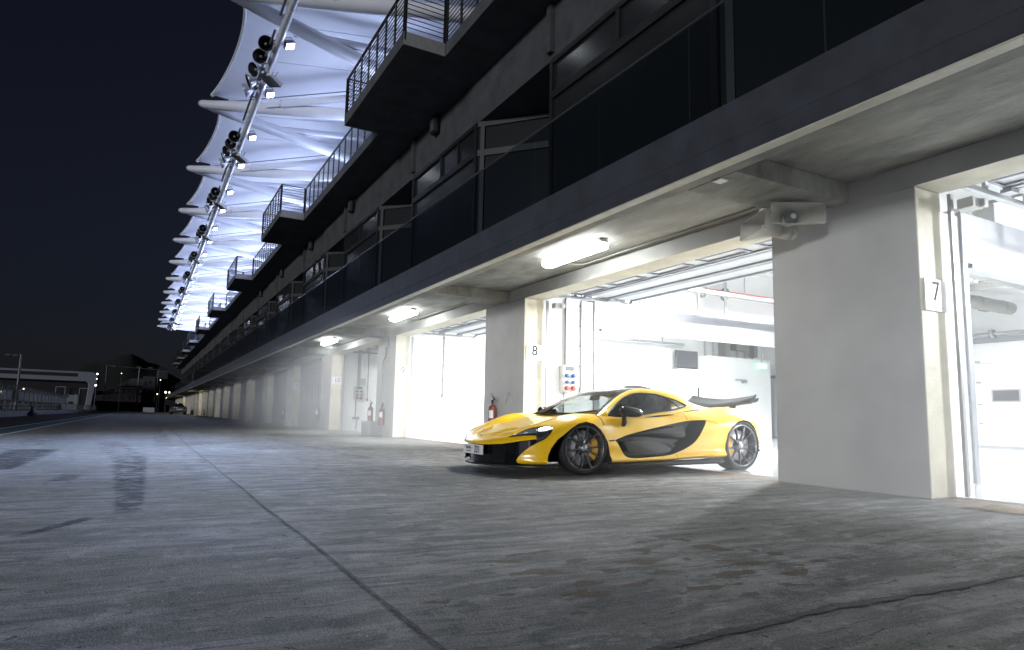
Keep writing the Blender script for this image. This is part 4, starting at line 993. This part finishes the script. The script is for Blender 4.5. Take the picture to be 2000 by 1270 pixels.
for sd in (1, -1):
    g.grid([[cv(a, sd*b, .122), cv(a+.02, sd*(b+.01), lerp(.33, .25, t))] for a, b, t in [(nz(lerp(-1.0, -.72, i/6)), lerp(.28, .66, i/6), i/6) for i in range(7)]])
    g.grid([[cv(-.93, sd*.56, .13), cv(-.80, sd*.70, .13)], [cv(-.88, sd*.52, .30), cv(-.74, sd*.70, .32)]])
cpart(g, 'front_intake', M['gloss'])
g = MB(); G = [[cv(nz(lerp(-1.08, -.86, abs(s)**1.6)), s*.62, z) for s in frange(-1, 1, 21)] for z in (.335, .30, .22, .16, .125)]; g.grid(G); cpart(g, 'front_panel', M['gloss'])
g = MB(); g.box(2.95, -.72, .10, 3.16, .72, .22); g.box(3.17, -.6, .36, 3.215, .6, .62); cpart(g, 'rear_diffuser', M['gloss'], bevel=.02)
# number plate
g = MB(); g.box(-1.090, -.27, .222, -1.075, .27, .338); np_ = cpart(g, 'number_plate', M['plate'], bevel=.003)
for vtx in np_.data.vertices: vtx.co.x += .16*vtx.co.y**2
pn = text_obj('plate_number', '321', .125, M['signtxt'], np_, Matrix(), 1)
for vtx in pn.data.vertices: x_, y_, z_ = vtx.co; yy_ = -.135-x_*.80; vtx.co = (-1.0915+.16*yy_*yy_-abs(z_)*.2, yy_, .278+y_)
g = MB()
for i in range(6): g.box(-1.0915, .03+.026*i, .282, -1.089, .040+.026*i, .300+.010*(i % 3))
for i in range(4): g.box(-1.0915, .04+.036*i, .250, -1.089, .066+.036*i, .262)
for i, vv in enumerate(g.v): g.v[i] = (vv[0]+.16*vv[1]**2, vv[1], vv[2])
cpart(g, 'plate_marks', M['darkgrey'], np_)
g = MB(); g.obox(cv(-.965, 0, .449), (.018, 0, .006), (0, .035, 0), (.0, 0, .004)); cpart(g, 'bonnet_badge', M['lampcase'], bevel=.003)
# bonnet ducts
for sd in (1, -1):
    cc = [((a, lerp(.14, .22, t), 0.55), (a, lerp(.20, .42, t), 0.55)) for a, t in [(-.93+.26*i/9, i/9) for i in range(10)]]
    G = []
    for lo, hi in cc:
        R = []
        for j in range(5):
            p = [lerp(x, y, j/4) for x, y in zip(lo, hi)]; h = BVH.ray_cast(cv(p[0], sd*p[1], 2), Vector((0, 0, -1))); R.append(h[0]+Vector((0, 0, .004+.020*sin(pi*j/4)*((p[0]+.93)/.26)**.7)))
        G.append(R)
    g = MB(); g.grid(G); g.grid([[G[-1][j] for j in range(5)], [G[-1][j]*1+Vector((.02, 0, -.03)) for j in range(5)]], mi=1); cpart(g, 'bonnet_duct', [M['paint'], M['gloss']])
# wing
g = MB(); G = []
for b in frange(-.66, .66, 33):
    s = abs(b)/.66; up = .042*max(0, (s-.55)/.45)**1.5-.022*cos(pi*min(1, s/.7))*.6; a0 = 3.00+.05*s+.10*max(0, (s-.8)/.2)**2; ch = .34-.07*s-.13*max(0, (s-.8)/.2)**2
    prof = [(0, .0), (.06, .026), (.3, .062), (.7, .090), (.97, .125), (1.0, .130), (.97, .098), (.7, .030), (.3, -.014), (.06, -.020)]
    G.append([cv(a0+c*ch, b, .912+up+h_) for c, h_ in prof+prof[:1]])
g.grid(G); g.add(G[0], [tuple(range(10))]); g.add(G[-1], [tuple(range(10))[::-1]]); wg = cpart(g, 'rear_wing', M['carbon'])
for sd in (1, -1):
    g = MB(); g.prism([(3.17, .985), (3.24, .965), (3.31, .99), (3.335, 1.035), (3.30, 1.035), (3.22, 1.01)], lambda p: cv(p[0], sd*.655, p[1]), lambda p: cv(p[0], sd*.668, p[1])); cpart(g, 'end_plate', M['carbon'], wg)
    g = MB(); g.prism([(2.98, .80), (3.08, .80), (3.16, .955), (3.06, .935)], lambda p: cv(p[0], sd*.36, p[1]), lambda p: cv(p[0], sd*.40, p[1])); cpart(g, 'wing_strut', M['gloss'], wg)
# wheels
def wheel(a, b, r, width, rr, steer, sd):
    base = Matrix.Translation(cv(a, sd*b, r)) @ Matrix.Rotation(steer, 4, 'Z') @ Matrix.Rotation(radians(90) if sd > 0 else radians(-90), 4, 'X')   # +Z points outwards
    w = width
    g = MB(); g.lathe([(rr-.01, -w), (r-.03, -w), (r-.008, -w*.9), (r, -w*.75), (r, -w*.25), (r-.006, -.03), (r-.022, -.004), (r-.05, .004), (rr+.012, -.004), (rr, -.016)], 56, mat=base)
    t = cpart(g, 'wheel', M['tyre'])
    g = MB(); g.lathe([(rr+.004, -.012), (rr-.006, -.006), (rr-.014, -.010), (rr-.022, -.03), (rr-.03, -.10), (rr-.03, -w*.9)], 56, mat=base)
    for i in range(10):
        an = 2*pi*i/10+.12; skew = .16 if i % 2 else -.16
        pr = []
        for t_, hw_, d0, d1 in ((.052, .017, -.045, -.10), (.11, .0095, -.032, -.075), (.17, .0075, -.024, -.06), (rr-.035, .0085, -.014, -.05), (rr-.016, .014, -.010, -.04)):
            a2 = an+skew*(1-t_/rr)*.9; c, s_ = cos(a2), sin(a2)
            pr.append([base @ Vector((t_*c-hw_*s_*u, t_*s_+hw_*c*u, d)) for u, d in ((-1, d1), (-1, d0-.006), (-.5, d0), (.5, d0), (1, d0-.006), (1, d1))])
        g.grid(pr, sm=False)
    g.lathe([(0, -.035), (.05, -.035), (.062, -.045), (.066, -.10)], 24, mat=base)
    cpart(g, 'rim', M['rim'], t, fixn=False)
    g = MB(); g.lathe([(0, -.018), (.020, -.018), (.024, -.022), (.034, -.024), (.038, -.036)], 8, mat=base); cpart(g, 'centre_nut', M['lampcase'], t)
    g = MB(); g.lathe([(.07, -.105), (.215, -.105), (.215, -.14), (.07, -.14)], 40, mat=base); g.lathe([(.0, -.098), (.085, -.098), (.09, -.11)], 24, mat=base, mi=1); cpart(g, 'brake_disc', [M['disc'], M['well']], t)
    g = MB(); c0 = 0 if sd > 0 else pi
    ang = [radians(d) for d in frange(-42, 42, 12)]
    fl = lambda th: (c0+th) if True else th
    for rr0, rr1, z0, z1 in ((.135, .232, -.150, -.080),):
        G = [[base @ Vector((R_*cos(th), R_*sin(th), zz)) for R_, zz in ((rr0, z0), (rr0+.01, z1), (rr1-.01, z1), (rr1, z0))] for th in [fl(x) if a < 1 else fl(x)+pi for x in ang]]
        g.grid(G, sm=False)
    cpart(g, 'brake_caliper', M['caliper'], t)
for sd in (1, -1):
    wheel(0, .905, .327, .245, .270, radians(-7), sd)
    wheel(2.67, .945, .349, .315, .288, 0, sd)
bmb.free()

# ------------------------------------------------------------------ far side of the pit lane
XW = -6.95
pw = empty('pit_wall', (XW, 0, 0), 'long low pale pit wall with a steel rail along the far side of the lane', 'wall')
g = MB(); g.box(-.30, 20, 0, 0, 140, .36); g.build('wall_base', M['wallwhite'], pw, .02)
for s0 in range(20, 140, 20):
    g = MB()
    for i in range(13):
        y = s0+i*20/12; g.box(-.14, y-.025, .361, -.09, y+.025, 1.0)
    g.tube([(-.115, s0, 1.02), (-.115, s0+20, 1.02)], .03, 6); g.tube([(-.115, s0, .70), (-.115, s0+20, .70)], .02, 6)
    g.build('guard_rail', M['fence'], pw)
for (ya, yb, lab) in ((24, 57.6, 'nearer run of tall mesh debris fence with cranked top on the pit wall'), (60.4, 96, 'farther run of tall mesh debris fence with cranked top on the pit wall')):
    r = empty('debris_fence', (XW-1.0, ya, 0), lab, 'fence', 'debris fences on the pit wall')
    g = MB(); L_ = yb-ya; n = int(L_/2.4)
    for i in range(n+1):
        y = i*L_/n; g.tube([(0, y, 0), (0, y, 1.75), (.22, y, 2.05)], .04, 6)
    for z, x in ((1.05, 0), (1.75, 0), (2.05, .22)): g.tube([(x, 0, z), (x, L_, z)], .03, 6)
    g.build('posts', M['fence'], r)
    g = MB(); g.box(-.01, 0, 1.05, .0, L_, 1.75); g.add([(-.002, 0, 1.76), (-.002, L_, 1.76), (.215, L_, 2.04), (.215, 0, 2.04)], [(0, 1, 2, 3)]); g.build('mesh_panel', M['mesh'], r)
    g = MB(); g.box(-.9, 0, .40, -.86, L_, .62); g.box(-.9, 0, .75, -.86, L_, .86); g.build('bench_boards', M['barrier'], r)
r = empty('lamp_post', (XW-.3, 54.3, 0), 'tall grey lamp post with two lamp heads rising behind the pit wall', 'lamp post')
g = MB(); g.tube([(0, 0, 0), (0, 0, 4.1)], [.10, .06], 10); g.build('pole', M['fence'], r)
g = MB(); g.tube([(0, 0, 4.05), (-.75, 0, 4.05)], .03, 6); g.box(-.85, -.12, 3.95, -.62, .12, 4.05); g.box(-.42, -.12, 3.95, -.2, .12, 4.05); g.build('lamp_head', M['fence'], r)
r = empty('marker_bollard', (XW+.25, 57.5, 0), 'small black rubber bollard in front of the pit wall', 'bollard')
g = MB(); g.lathe([(.34, 0), (.34, .12), (.16, .32), (.12, .34), (.1, .62), (0, .64)], 14); g.build('bollard_body', M['black'], r)
# bridge-like building behind the fence
br = empty('pit_bridge', (0, 150, 0), 'grey bridge building with rounded corner leg and dark ribbon window', 'building')
sc = 150/90
def bz(x, z): return (x*sc, .65+(z-.65)*sc)
out = [(-34, .2), (-34, 4.95), (-5.15, 4.72), (-4.85, 4.60), (-4.68, 4.35), (-4.72, 3.9), (-5.05, 1.2), (-5.15, .2), (-5.75, .2), (-5.62, 1.2), (-5.50, 3.1), (-5.55, 3.45), (-5.8, 3.62), (-34, 3.85), ]
P = [bz(*p) for p in out[1:]]
# frame outline as one band: outer edge then inner edge
g = MB(); g.prism(P, lambda p: (p[0], 0, p[1]), lambda p: (p[0], 9, p[1])); g.build('frame', M['bridge'], br, .08)
g = MB(); q = [bz(-34, 4.72), bz(-6.6, 4.50), bz(-6.6, 4.12), bz(-34, 4.32)]; g.prism(q, lambda p: (p[0], -.05, p[1]), lambda p: (p[0], -.005, p[1])); g.build('ribbon_window', M['fardark'], br)
g = MB(); g.box(-34*sc, 2, 0, -5.7*sc, 2.3, bz(0, 3.6)[1]); g.build('recess', M['fardark'], br)
for x0 in (-8.6, -6.35):
    g = MB(); a, z1 = bz(x0, 2.9 if x0 < -8 else 2.8); z0 = 1.5
    g.box(a, .5, z0, a+.09, .6, z1); g.box(a+1.45, .5, z0, a+1.54, .6, z1); g.box(a, .5, z1, a+1.54, .6, z1+.09); g.build('gantry', M['wallwhite'], br)
r = empty('control_hut', (-9.2, 118, 0), 'pale square hut at the end of the debris fence', 'hut')
g = MB(); g.box(-1.1, 0, 0, .9, 2.5, 2.5); g.build('walls', M['bridge'], r, .03)
g = MB(); g.box(-.3, -.03, 1.2, .3, -.003, 1.5); g.build('sign_plate', M['fardark'], r)
g = MB(); g.box(.5, -.4, 0, .6, -.3, 2.6); g.build('pole', M['wallwhite'], r)
# grandstand, tower, distant lamps
gs = empty('grandstand', (0, 170, 0), 'dim grandstand with rows of pale seats and a sloped grey roof', 'grandstand')
k_ = 170/160
g = MB(); g.prism([(-9.5, 0), (3.9, 0), (3.9, 2.0), (-9.5, 2.2)], lambda p: (p[0]*k_, 0, p[1]), lambda p: (p[0]*k_, 9, p[1])); g.build('base_wall', M['fardark'], gs)
g = MB(); rnd = random.Random(5)
for rw_ in range(7):
    for i in range(34):
        if rnd.random() < .35: continue
        x = (-7.2+i*.255)*k_; g.box(x, .6+rw_*.5, 2.55+rw_*.30, x+.12, .7+rw_*.5, 2.95+rw_*.30)
so = g.build('seat_rows', M['seat'], gs); so['kind'] = 'stuff'
g = MB()
for x in (-3.1, -2.5): g.add([(x*k_, .3, 4.7), (x*k_+.25, .3, 4.7), ((x+.95)*k_+.25, -.2, 2.7), ((x+.95)*k_, -.2, 2.7)], [(0, 1, 2, 3)])
g.build('stair', M['barrier'], gs)
g = MB(); g.prism([(-4.9, 5.55), (-2.2, 7.3), (-.2, 7.4), (-.2, 5.7), (-2.9, 5.7), (-4.5, 5.35)], lambda p: (p[0]*k_, .5, p[1]), lambda p: (p[0]*k_, 9, p[1])); g.build('roof', M['farwall'], gs)
g = MB(); g.box(-.2*k_, .4, 2, 2.1*k_, 9, 7.9); g.build('tower', M['farwall'], gs)
for x, z in ((.1, 5.9), (.1, 4.6), (1.0, 6.2), (1.0, 4.3), (1.0, 3.2)):
    g = MB(); g.box(x*k_, .34, z, x*k_+.45, .398, z+.75); g.build('window', M['fardark'], gs)
r = empty('far_block', (2.6, 175, 0), 'dark tall block with a few small lights beside the grandstand', 'building')
g = MB(); g.box(0, 0, 0, 2.2, 8, 9.6); g.build('walls', M['farwall'], r)
g = MB(); g.prism([(0, 9.6), (2.2, 9.6), (1.7, 10.3), (.2, 10.4)], lambda p: (p[0], 0, p[1]), lambda p: (p[0], 8, p[1])); g.build('roof', M['fardark'], r)
g = MB(); g.tube([(-7.5, 168, 9.9), (-3.5, 168, 9.6), (2.8, 168, 9.3)], .09, 6); g.tube([(-7.2, 168, 9.9), (-7.2, 168, 0)], .07, 6); g.tube([(2.7, 168, 9.3), (2.7, 168, 0)], .07, 6); g.tube([(-1.0, 168, 9.5), (-1.0, 168, 0)], .16, 6)
for x in (-6.4, -1.6, .6): g.box(x, 167.8, 9.55, x+.9, 168.2, 9.85)
tag(g.build('sign_gantry', M['fence']), 'thin dark overhead gantry in front of the grandstand', 'gantry')
r = empty('barrier_block', (1.2, 140, 0), 'pale white barrier block at the end of the pit lane', 'barrier')
g = MB(); g.prism([(-.95, 0), (.95, 0), (.9, .9), (-.9, .9)], lambda p: (p[0], -.3, p[1]), lambda p: (p[0], .3, p[1])); g.build('block', M['barrier'], r, .04)
g = MB(); g.box(-.95, -.3, -.0, -.7, -.305, .12); g.build('foot_slot', M['fardark'], r)
g = MB(); g.box(-5.5, 172, 0, 5.5, 172.5, 1.6); tag(g.build('far_barrier', M['fardark']), 'dark tyre barrier closing the far end of the lane', 'barrier')
def dot(x, y, z, r_, mat, label, grp):
    r = empty('distant_lamp', (x, y, z), label, 'lamp', grp)
    g = MB(); g.lathe([(0, -r_), (r_*.7, -r_*.7), (r_, 0), (r_*.7, r_*.7), (0, r_)], 10); g.build('globe', mat, r)
    g = MB(); g.tube([(0, .05, -r_), (0, .05, -z)], .02, 4); g.build('stem', M['fence'], r)
dl = [((-6.72, 128, 6.15), .13, 'streetw', 'upper white lamp cluster beside the bridge corner'), ((-6.75, 128, 5.35), .08, 'streetw', 'faint middle lamp beside the bridge corner'), ((-6.8, 128, 4.3), .14, 'streetw', 'lower white lamp cluster beside the bridge corner'),
      ((-3.9, 150, 7.4), .07, 'streetw', 'single small white lamp high in front of the hill'), ((2.9, 150, 6.4), .07, 'street', 'small orange lamp on the dark far block'), ((4.0, 150, 4.0), .18, 'street', 'brightest orange street lamp left of the pit building'),
      ((2.55, 150, 3.6), .09, 'street', 'low orange lamp below the far block'), ((4.2, 150, 2.9), .05, 'street', 'tiny orange lamp under the brightest street lamp'), ((-11.2, 75, 1.95), .06, 'street', 'orange lamp seen through the nearer fence run'), ((-10.2, 80, 2.35), .07, 'street', 'orange lamp at the gap between the fence runs')]
for c, r_, m_, lab in dl: dot(*c, r_, M[m_], lab, 'small distant lamps')
# parked saloon far down the lane
fc = empty('parked_car', (4.36, 97.5, 0), 'silver saloon car parked far down the pit lane seen from behind', 'car'); fc.rotation_euler = (0, 0, .02)
st = [(0, .82, .40, .86, .62), (.08, .90, .28, .98, .70), (.5, .92, .24, 1.02, .70), (.95, .93, .22, 1.05, .70), (1.35, .93, .22, 1.02, .74), (3.0, .93, .22, 1.0, .78), (3.6, .92, .22, .95, .74), (4.3, .88, .26, .82, .62), (4.6, .72, .35, .68, .5)]
g = MB(); G = []
for y, w, z0, z1, wt in st:
    half = [(0, z0), (w*.9, z0), (w, z0+.12), (w, (z0+z1)/2), (w*.97, z1-.1), (wt, z1), (0, z1+.02)]
    sec = catmull([(b, z) for b, z in half], 3); G.append([(b, y, z) for b, z in sec]+[(-b, y, z) for b, z in sec[-2:0:-1]]+[(sec[0][0], y, sec[0][1])])
g.grid(G); g.add(G[0], [tuple(range(len(G[0])-1))]); g.add(G[-1], [tuple(range(len(G[0])-1))]); g.build('body', M['silver'], fc)
g = MB(); G = [[(w*s, y, z0+(z1-z0)*(1-abs(s)**6)) for s in frange(-1, 1, 15)] for y, w, z0, z1 in ((.7, .74, 1.0, 1.03), (1.1, .70, 1.0, 1.28), (1.45, .62, 1.0, 1.44), (2.0, .60, 1.0, 1.48), (2.6, .60, 1.0, 1.44), (3.2, .68, 1.0, 1.14), (3.5, .72, .95, .98))]
g.grid(G); g.build('cabin', M['winglass'], fc)
g = MB(); G = [[(w*s, y, z) for s in frange(-1, 1, 7)] for y, w, z in ((1.42, .58, 1.462), (2.0, .56, 1.495), (2.6, .56, 1.462))]; g.grid(G); g.build('roof', M['silver'], fc)
for x in (-.78, .48):
    g = MB(); g.box(x, -.06, .72, x+.30, .03, .86); g.build('tail_light', M['tail'], fc, .02)
g = MB(); g.box(-.34, -.035, .60, .34, -.012, .72); g.build('number_plate', M['plate'], fc)
for x in (-.8, .8):
    for y in (.95, 3.75):
        g = MB(); g.lathe([(.2, -.11), (.31, -.11), (.33, -.08), (.33, .08), (.31, .11), (.2, .11)], 18, mat=Matrix.Translation((x, y, .33)) @ Matrix.Rotation(radians(90), 4, 'Y')); g.build('wheel', M['tyre'], fc)
# litter and leaf-like specks on the concrete
for i, (x, y, s) in enumerate(((1.75, 5.15, .05), (2.75, 5.1, .035), (4.3, 4.55, .04))):
    g = MB(); rr_ = random.Random(i); g.add([(x+s*cos(t)*(.6+.6*rr_.random()), y+s*.5*sin(t)*(.6+.6*rr_.random()), .006+.008*rr_.random()) for t in [k*pi/4 for k in range(8)]], [tuple(range(8))])
    tag(g.build('rubber_crumb', M['black']), ('dark rubber scrap on the concrete in front of the car', 'dark rubber scrap on the concrete left of the wide pillar', 'dark rubber scrap nearest the wide pillar')[i], 'scrap', 'rubber scraps')

M['mat'] = pmat('dusty brown matting', (.20, .16, .11), .95, noise=.4, nscale=6, bump=.8, bscale=20)
g = MB(); rr_ = random.Random(11); G = []
for i in range(9):
    a = i/8; G.append([(lerp(5.62, 6.02, b/5)+.05*sin(i*1.9+b)+.25*a, lerp(2.95, 1.5, a)+.04*sin(b*2.1+i), .006+(.035*abs(sin(i*1.3+b*.9))+.01*rr_.random() if 0 < i < 8 and 0 < b < 5 else 0)) for b in range(6)])
g.grid(G); tag(g.build('floor_mat', M['mat']), 'crumpled dusty brown mat on the ground before the garage 7 threshold', 'mat')

# ------------------------------------------------------------------ lamps (most at modelled fittings; uplights unseen, outward garage beams added)
def area(name, loc, size, energy, col, aim, sy=None, spread=180):
    l = bpy.data.lights.new(name, 'AREA'); l.energy = energy; l.color = col; l.shape = 'RECTANGLE'; l.size = size; l.size_y = sy or size; l.spread = radians(spread)
    o = bpy.data.objects.new(name, l); COL.objects.link(o); o.location = loc
    o.rotation_euler = (Vector(aim)-Vector(loc)).to_track_quat('-Z', 'Y').to_euler(); return o
def spot(name, loc, energy, col, aim, ang, rad=.15, blend=.8):
    l = bpy.data.lights.new(name, 'SPOT'); l.energy = energy; l.color = col; l.spot_size = radians(ang); l.spot_blend = blend; l.shadow_soft_size = rad
    o = bpy.data.objects.new(name, l); COL.objects.link(o); o.location = loc
    o.rotation_euler = (Vector(aim)-Vector(loc)).to_track_quat('-Z', 'Y').to_euler(); return o
WHITE, BLUE = (.98, 1, 1), (.57, .67, 1)
for x, y in cl:
    zl = 3.24 if x < 12 else 3.88
    area('garage_lamp', (x, y, zl), 1.5, 520, WHITE, (x, y, 0), .2)
    if x < 12: area('garage_lamp', (x-.16, y, zl+.03), .14, 430 if y < 2 else 260 if y > 12 else 640, WHITE, (4.6, y, .2), 1.5)      # added lamp by the tubes, aimed out to brighten the apron
area('garage_lamp', (9, 22.5, 3.9), 1.5, 110, WHITE, (9, 22.5, 0), .2)
for k in (1, 2, 3): area('soffit_lamp', (5.25, 7.75+(k-1)*S, 2.885), .16, 85, (1, .99, .93), (5.25, 7.75+(k-1)*S, 0), 1.38)
for k in range(-1, 10):
    p = 88*(1+.34*max(0, k))
    for dy in (.25, .75): area('unseen_uplight', (6.6, TY+S*(k+dy), 9.45), 1.7, p, BLUE, (3.4, TY+S*(k+dy), 11.8))  # unseen area lamps put in to light the membrane from below
for i, (x, y, z) in enumerate(floods):
    if 16 < y < 40: spot('flood_beam', (x+.05, y-.05, z-.1), 4300, (.50, .64, 1), (-.3-.8*(i % 2), (9.6, 11.5, 10.4, 13.0, 9.8, 14.5, 11, 12)[i % 8], 0), 27)
for x, y in ((5.6, 86.5), (4.9, 88.5)): spot('downlight_beam', (x, y, 2.98), 60, (1, .85, .55), (x+.2, y-1, 0), 110, .1)

# ------------------------------------------------------------------ drifting mist in front of the lit garages
def mist(name, x0, x1, y0, y1, z1, dens, label):
    m = bpy.data.materials.new('drifting mist'); m.use_nodes = True; nt = m.node_tree; N, L = nt.nodes, nt.links; N.clear()
    out = N.new('ShaderNodeOutputMaterial'); pv = N.new('ShaderNodeVolumePrincipled'); L.new(pv.outputs[0], out.inputs['Volume'])
    pv.inputs['Color'].default_value = (.93, .96, 1, 1); pv.inputs['Anisotropy'].default_value = .2
    tc = N.new('ShaderNodeTexCoord'); sp = N.new('ShaderNodeSeparateXYZ'); L.new(tc.outputs['Generated'], sp.inputs[0])
    def rm(v, a, b, c, d):
        r = N.new('ShaderNodeMapRange'); r.interpolation_type = 'SMOOTHSTEP'
        for i, q in enumerate((a, b, c, d)): r.inputs[1+i].default_value = q
        L.new(v, r.inputs[0]); return r.outputs[0]
    def mul(a, b):
        n = N.new('ShaderNodeMath'); n.operation = 'MULTIPLY'
        for i, v in enumerate((a, b)):
            if isinstance(v, (int, float)): n.inputs[i].default_value = v
            else: L.new(v, n.inputs[i])
        return n.outputs[0]
    nz = N.new('ShaderNodeTexNoise'); nz.inputs['Scale'].default_value = .55; nz.inputs['Detail'].default_value = 3; L.new(tc.outputs['Object'], nz.inputs['Vector'])
    d = mul(rm(sp.outputs[0], 0, .45, 0, 1), rm(nz.outputs[0], .36, .64, .25, 1))
    d = mul(d, mul(rm(sp.outputs[1], 0, .12, 0, 1), rm(sp.outputs[1], 1, .72, 0, 1)))
    d = mul(d, rm(sp.outputs[2], 1, .25, .25, 1)); L.new(mul(d, dens), pv.inputs['Density'])
    g = MB(); g.box(x0, y0, .012, x1, y1, z1); o = g.build(name, m); tag(o, label, 'mist', kind='stuff'); return o
mist('mist', 2.6, 6.04, 9.8, 42, 2.82, .095, 'pale mist drifting in front of the lit garages')
mist('mist', 3.6, 6.04, -2.6, 6.0, 2.6, .24, 'thin low mist on the apron by the wide pillar and the car')
# ------------------------------------------------------------------ night sky, added front fill
EL, AZ = radians(5), radians(238)       # added fill sun, low behind the camera's left shoulder, for pillar and car
W = bpy.data.worlds.new('World'); SC.world = W; W.use_nodes = True
nt = W.node_tree; bg = nt.nodes['Background']
sky = nt.nodes.new('ShaderNodeTexSky'); sky.sky_type = 'NISHITA'; sky.sun_disc = False; sky.sun_elevation = EL; sky.sun_rotation = AZ
sky.air_density = 1.2; sky.dust_density = .6; sky.ozone_density = 3
mx = nt.nodes.new('ShaderNodeMix'); mx.data_type = 'RGBA'; mx.blend_type = 'MULTIPLY'; mx.inputs[0].default_value = 1; mx.inputs[7].default_value = (.66, .68, 1.06, 1)
hs = nt.nodes.new('ShaderNodeHueSaturation'); hs.inputs['Saturation'].default_value = .45
nt.links.new(sky.outputs[0], hs.inputs['Color']); nt.links.new(hs.outputs[0], mx.inputs[6]); nt.links.new(mx.outputs[2], bg.inputs[0]); bg.inputs[1].default_value = .0072
sun = bpy.data.lights.new('fill_sun', 'SUN'); sun.energy = 1.3; sun.angle = radians(6); sun.color = (.96, .97, 1)  # added fill for the pillar front and car side
so_ = bpy.data.objects.new('fill_sun', sun); COL.objects.link(so_)
sd_ = Vector((sin(AZ)*cos(EL), cos(AZ)*cos(EL), sin(EL))); so_.rotation_euler = sd_.to_track_quat('Z', 'Y').to_euler()

# ------------------------------------------------------------------ camera
cam = bpy.data.cameras.new('camera'); co = bpy.data.objects.new('camera', cam); COL.objects.link(co); SC.camera = co
yaw, pit_, roll = radians(28.873), radians(6.826), radians(1.12)
f = Vector((sin(yaw)*cos(pit_), cos(yaw)*cos(pit_), sin(pit_))); r0 = Vector((cos(yaw), -sin(yaw), 0)); u0 = r0.cross(f)
rv = cos(roll)*r0+sin(roll)*u0; uv = -sin(roll)*r0+cos(roll)*u0
co.matrix_world = Matrix(((rv.x, uv.x, -f.x, 0), (rv.y, uv.y, -f.y, 0), (rv.z, uv.z, -f.z, .65), (0, 0, 0, 1)))
cam.sensor_fit = 'HORIZONTAL'; cam.sensor_width = 36; cam.lens = 1298.2/2000*36; cam.shift_y = (657.2-635)/2000
cam.clip_start = .05; cam.clip_end = 3000
SC.view_settings.view_transform = 'Standard'; SC.view_settings.look = 'None'; SC.view_settings.exposure = .3; SC.view_settings.gamma = 1
SC.cycles.use_denoising = True; SC.cycles.max_bounces = 10; SC.cycles.diffuse_bounces = 5; SC.cycles.transparent_max_bounces = 16
SC.cycles.sample_clamp_indirect = 6; SC.cycles.volume_step_rate = 1.5; SC.cycles.volume_max_steps = 96; SC.cycles.volume_bounces = 1
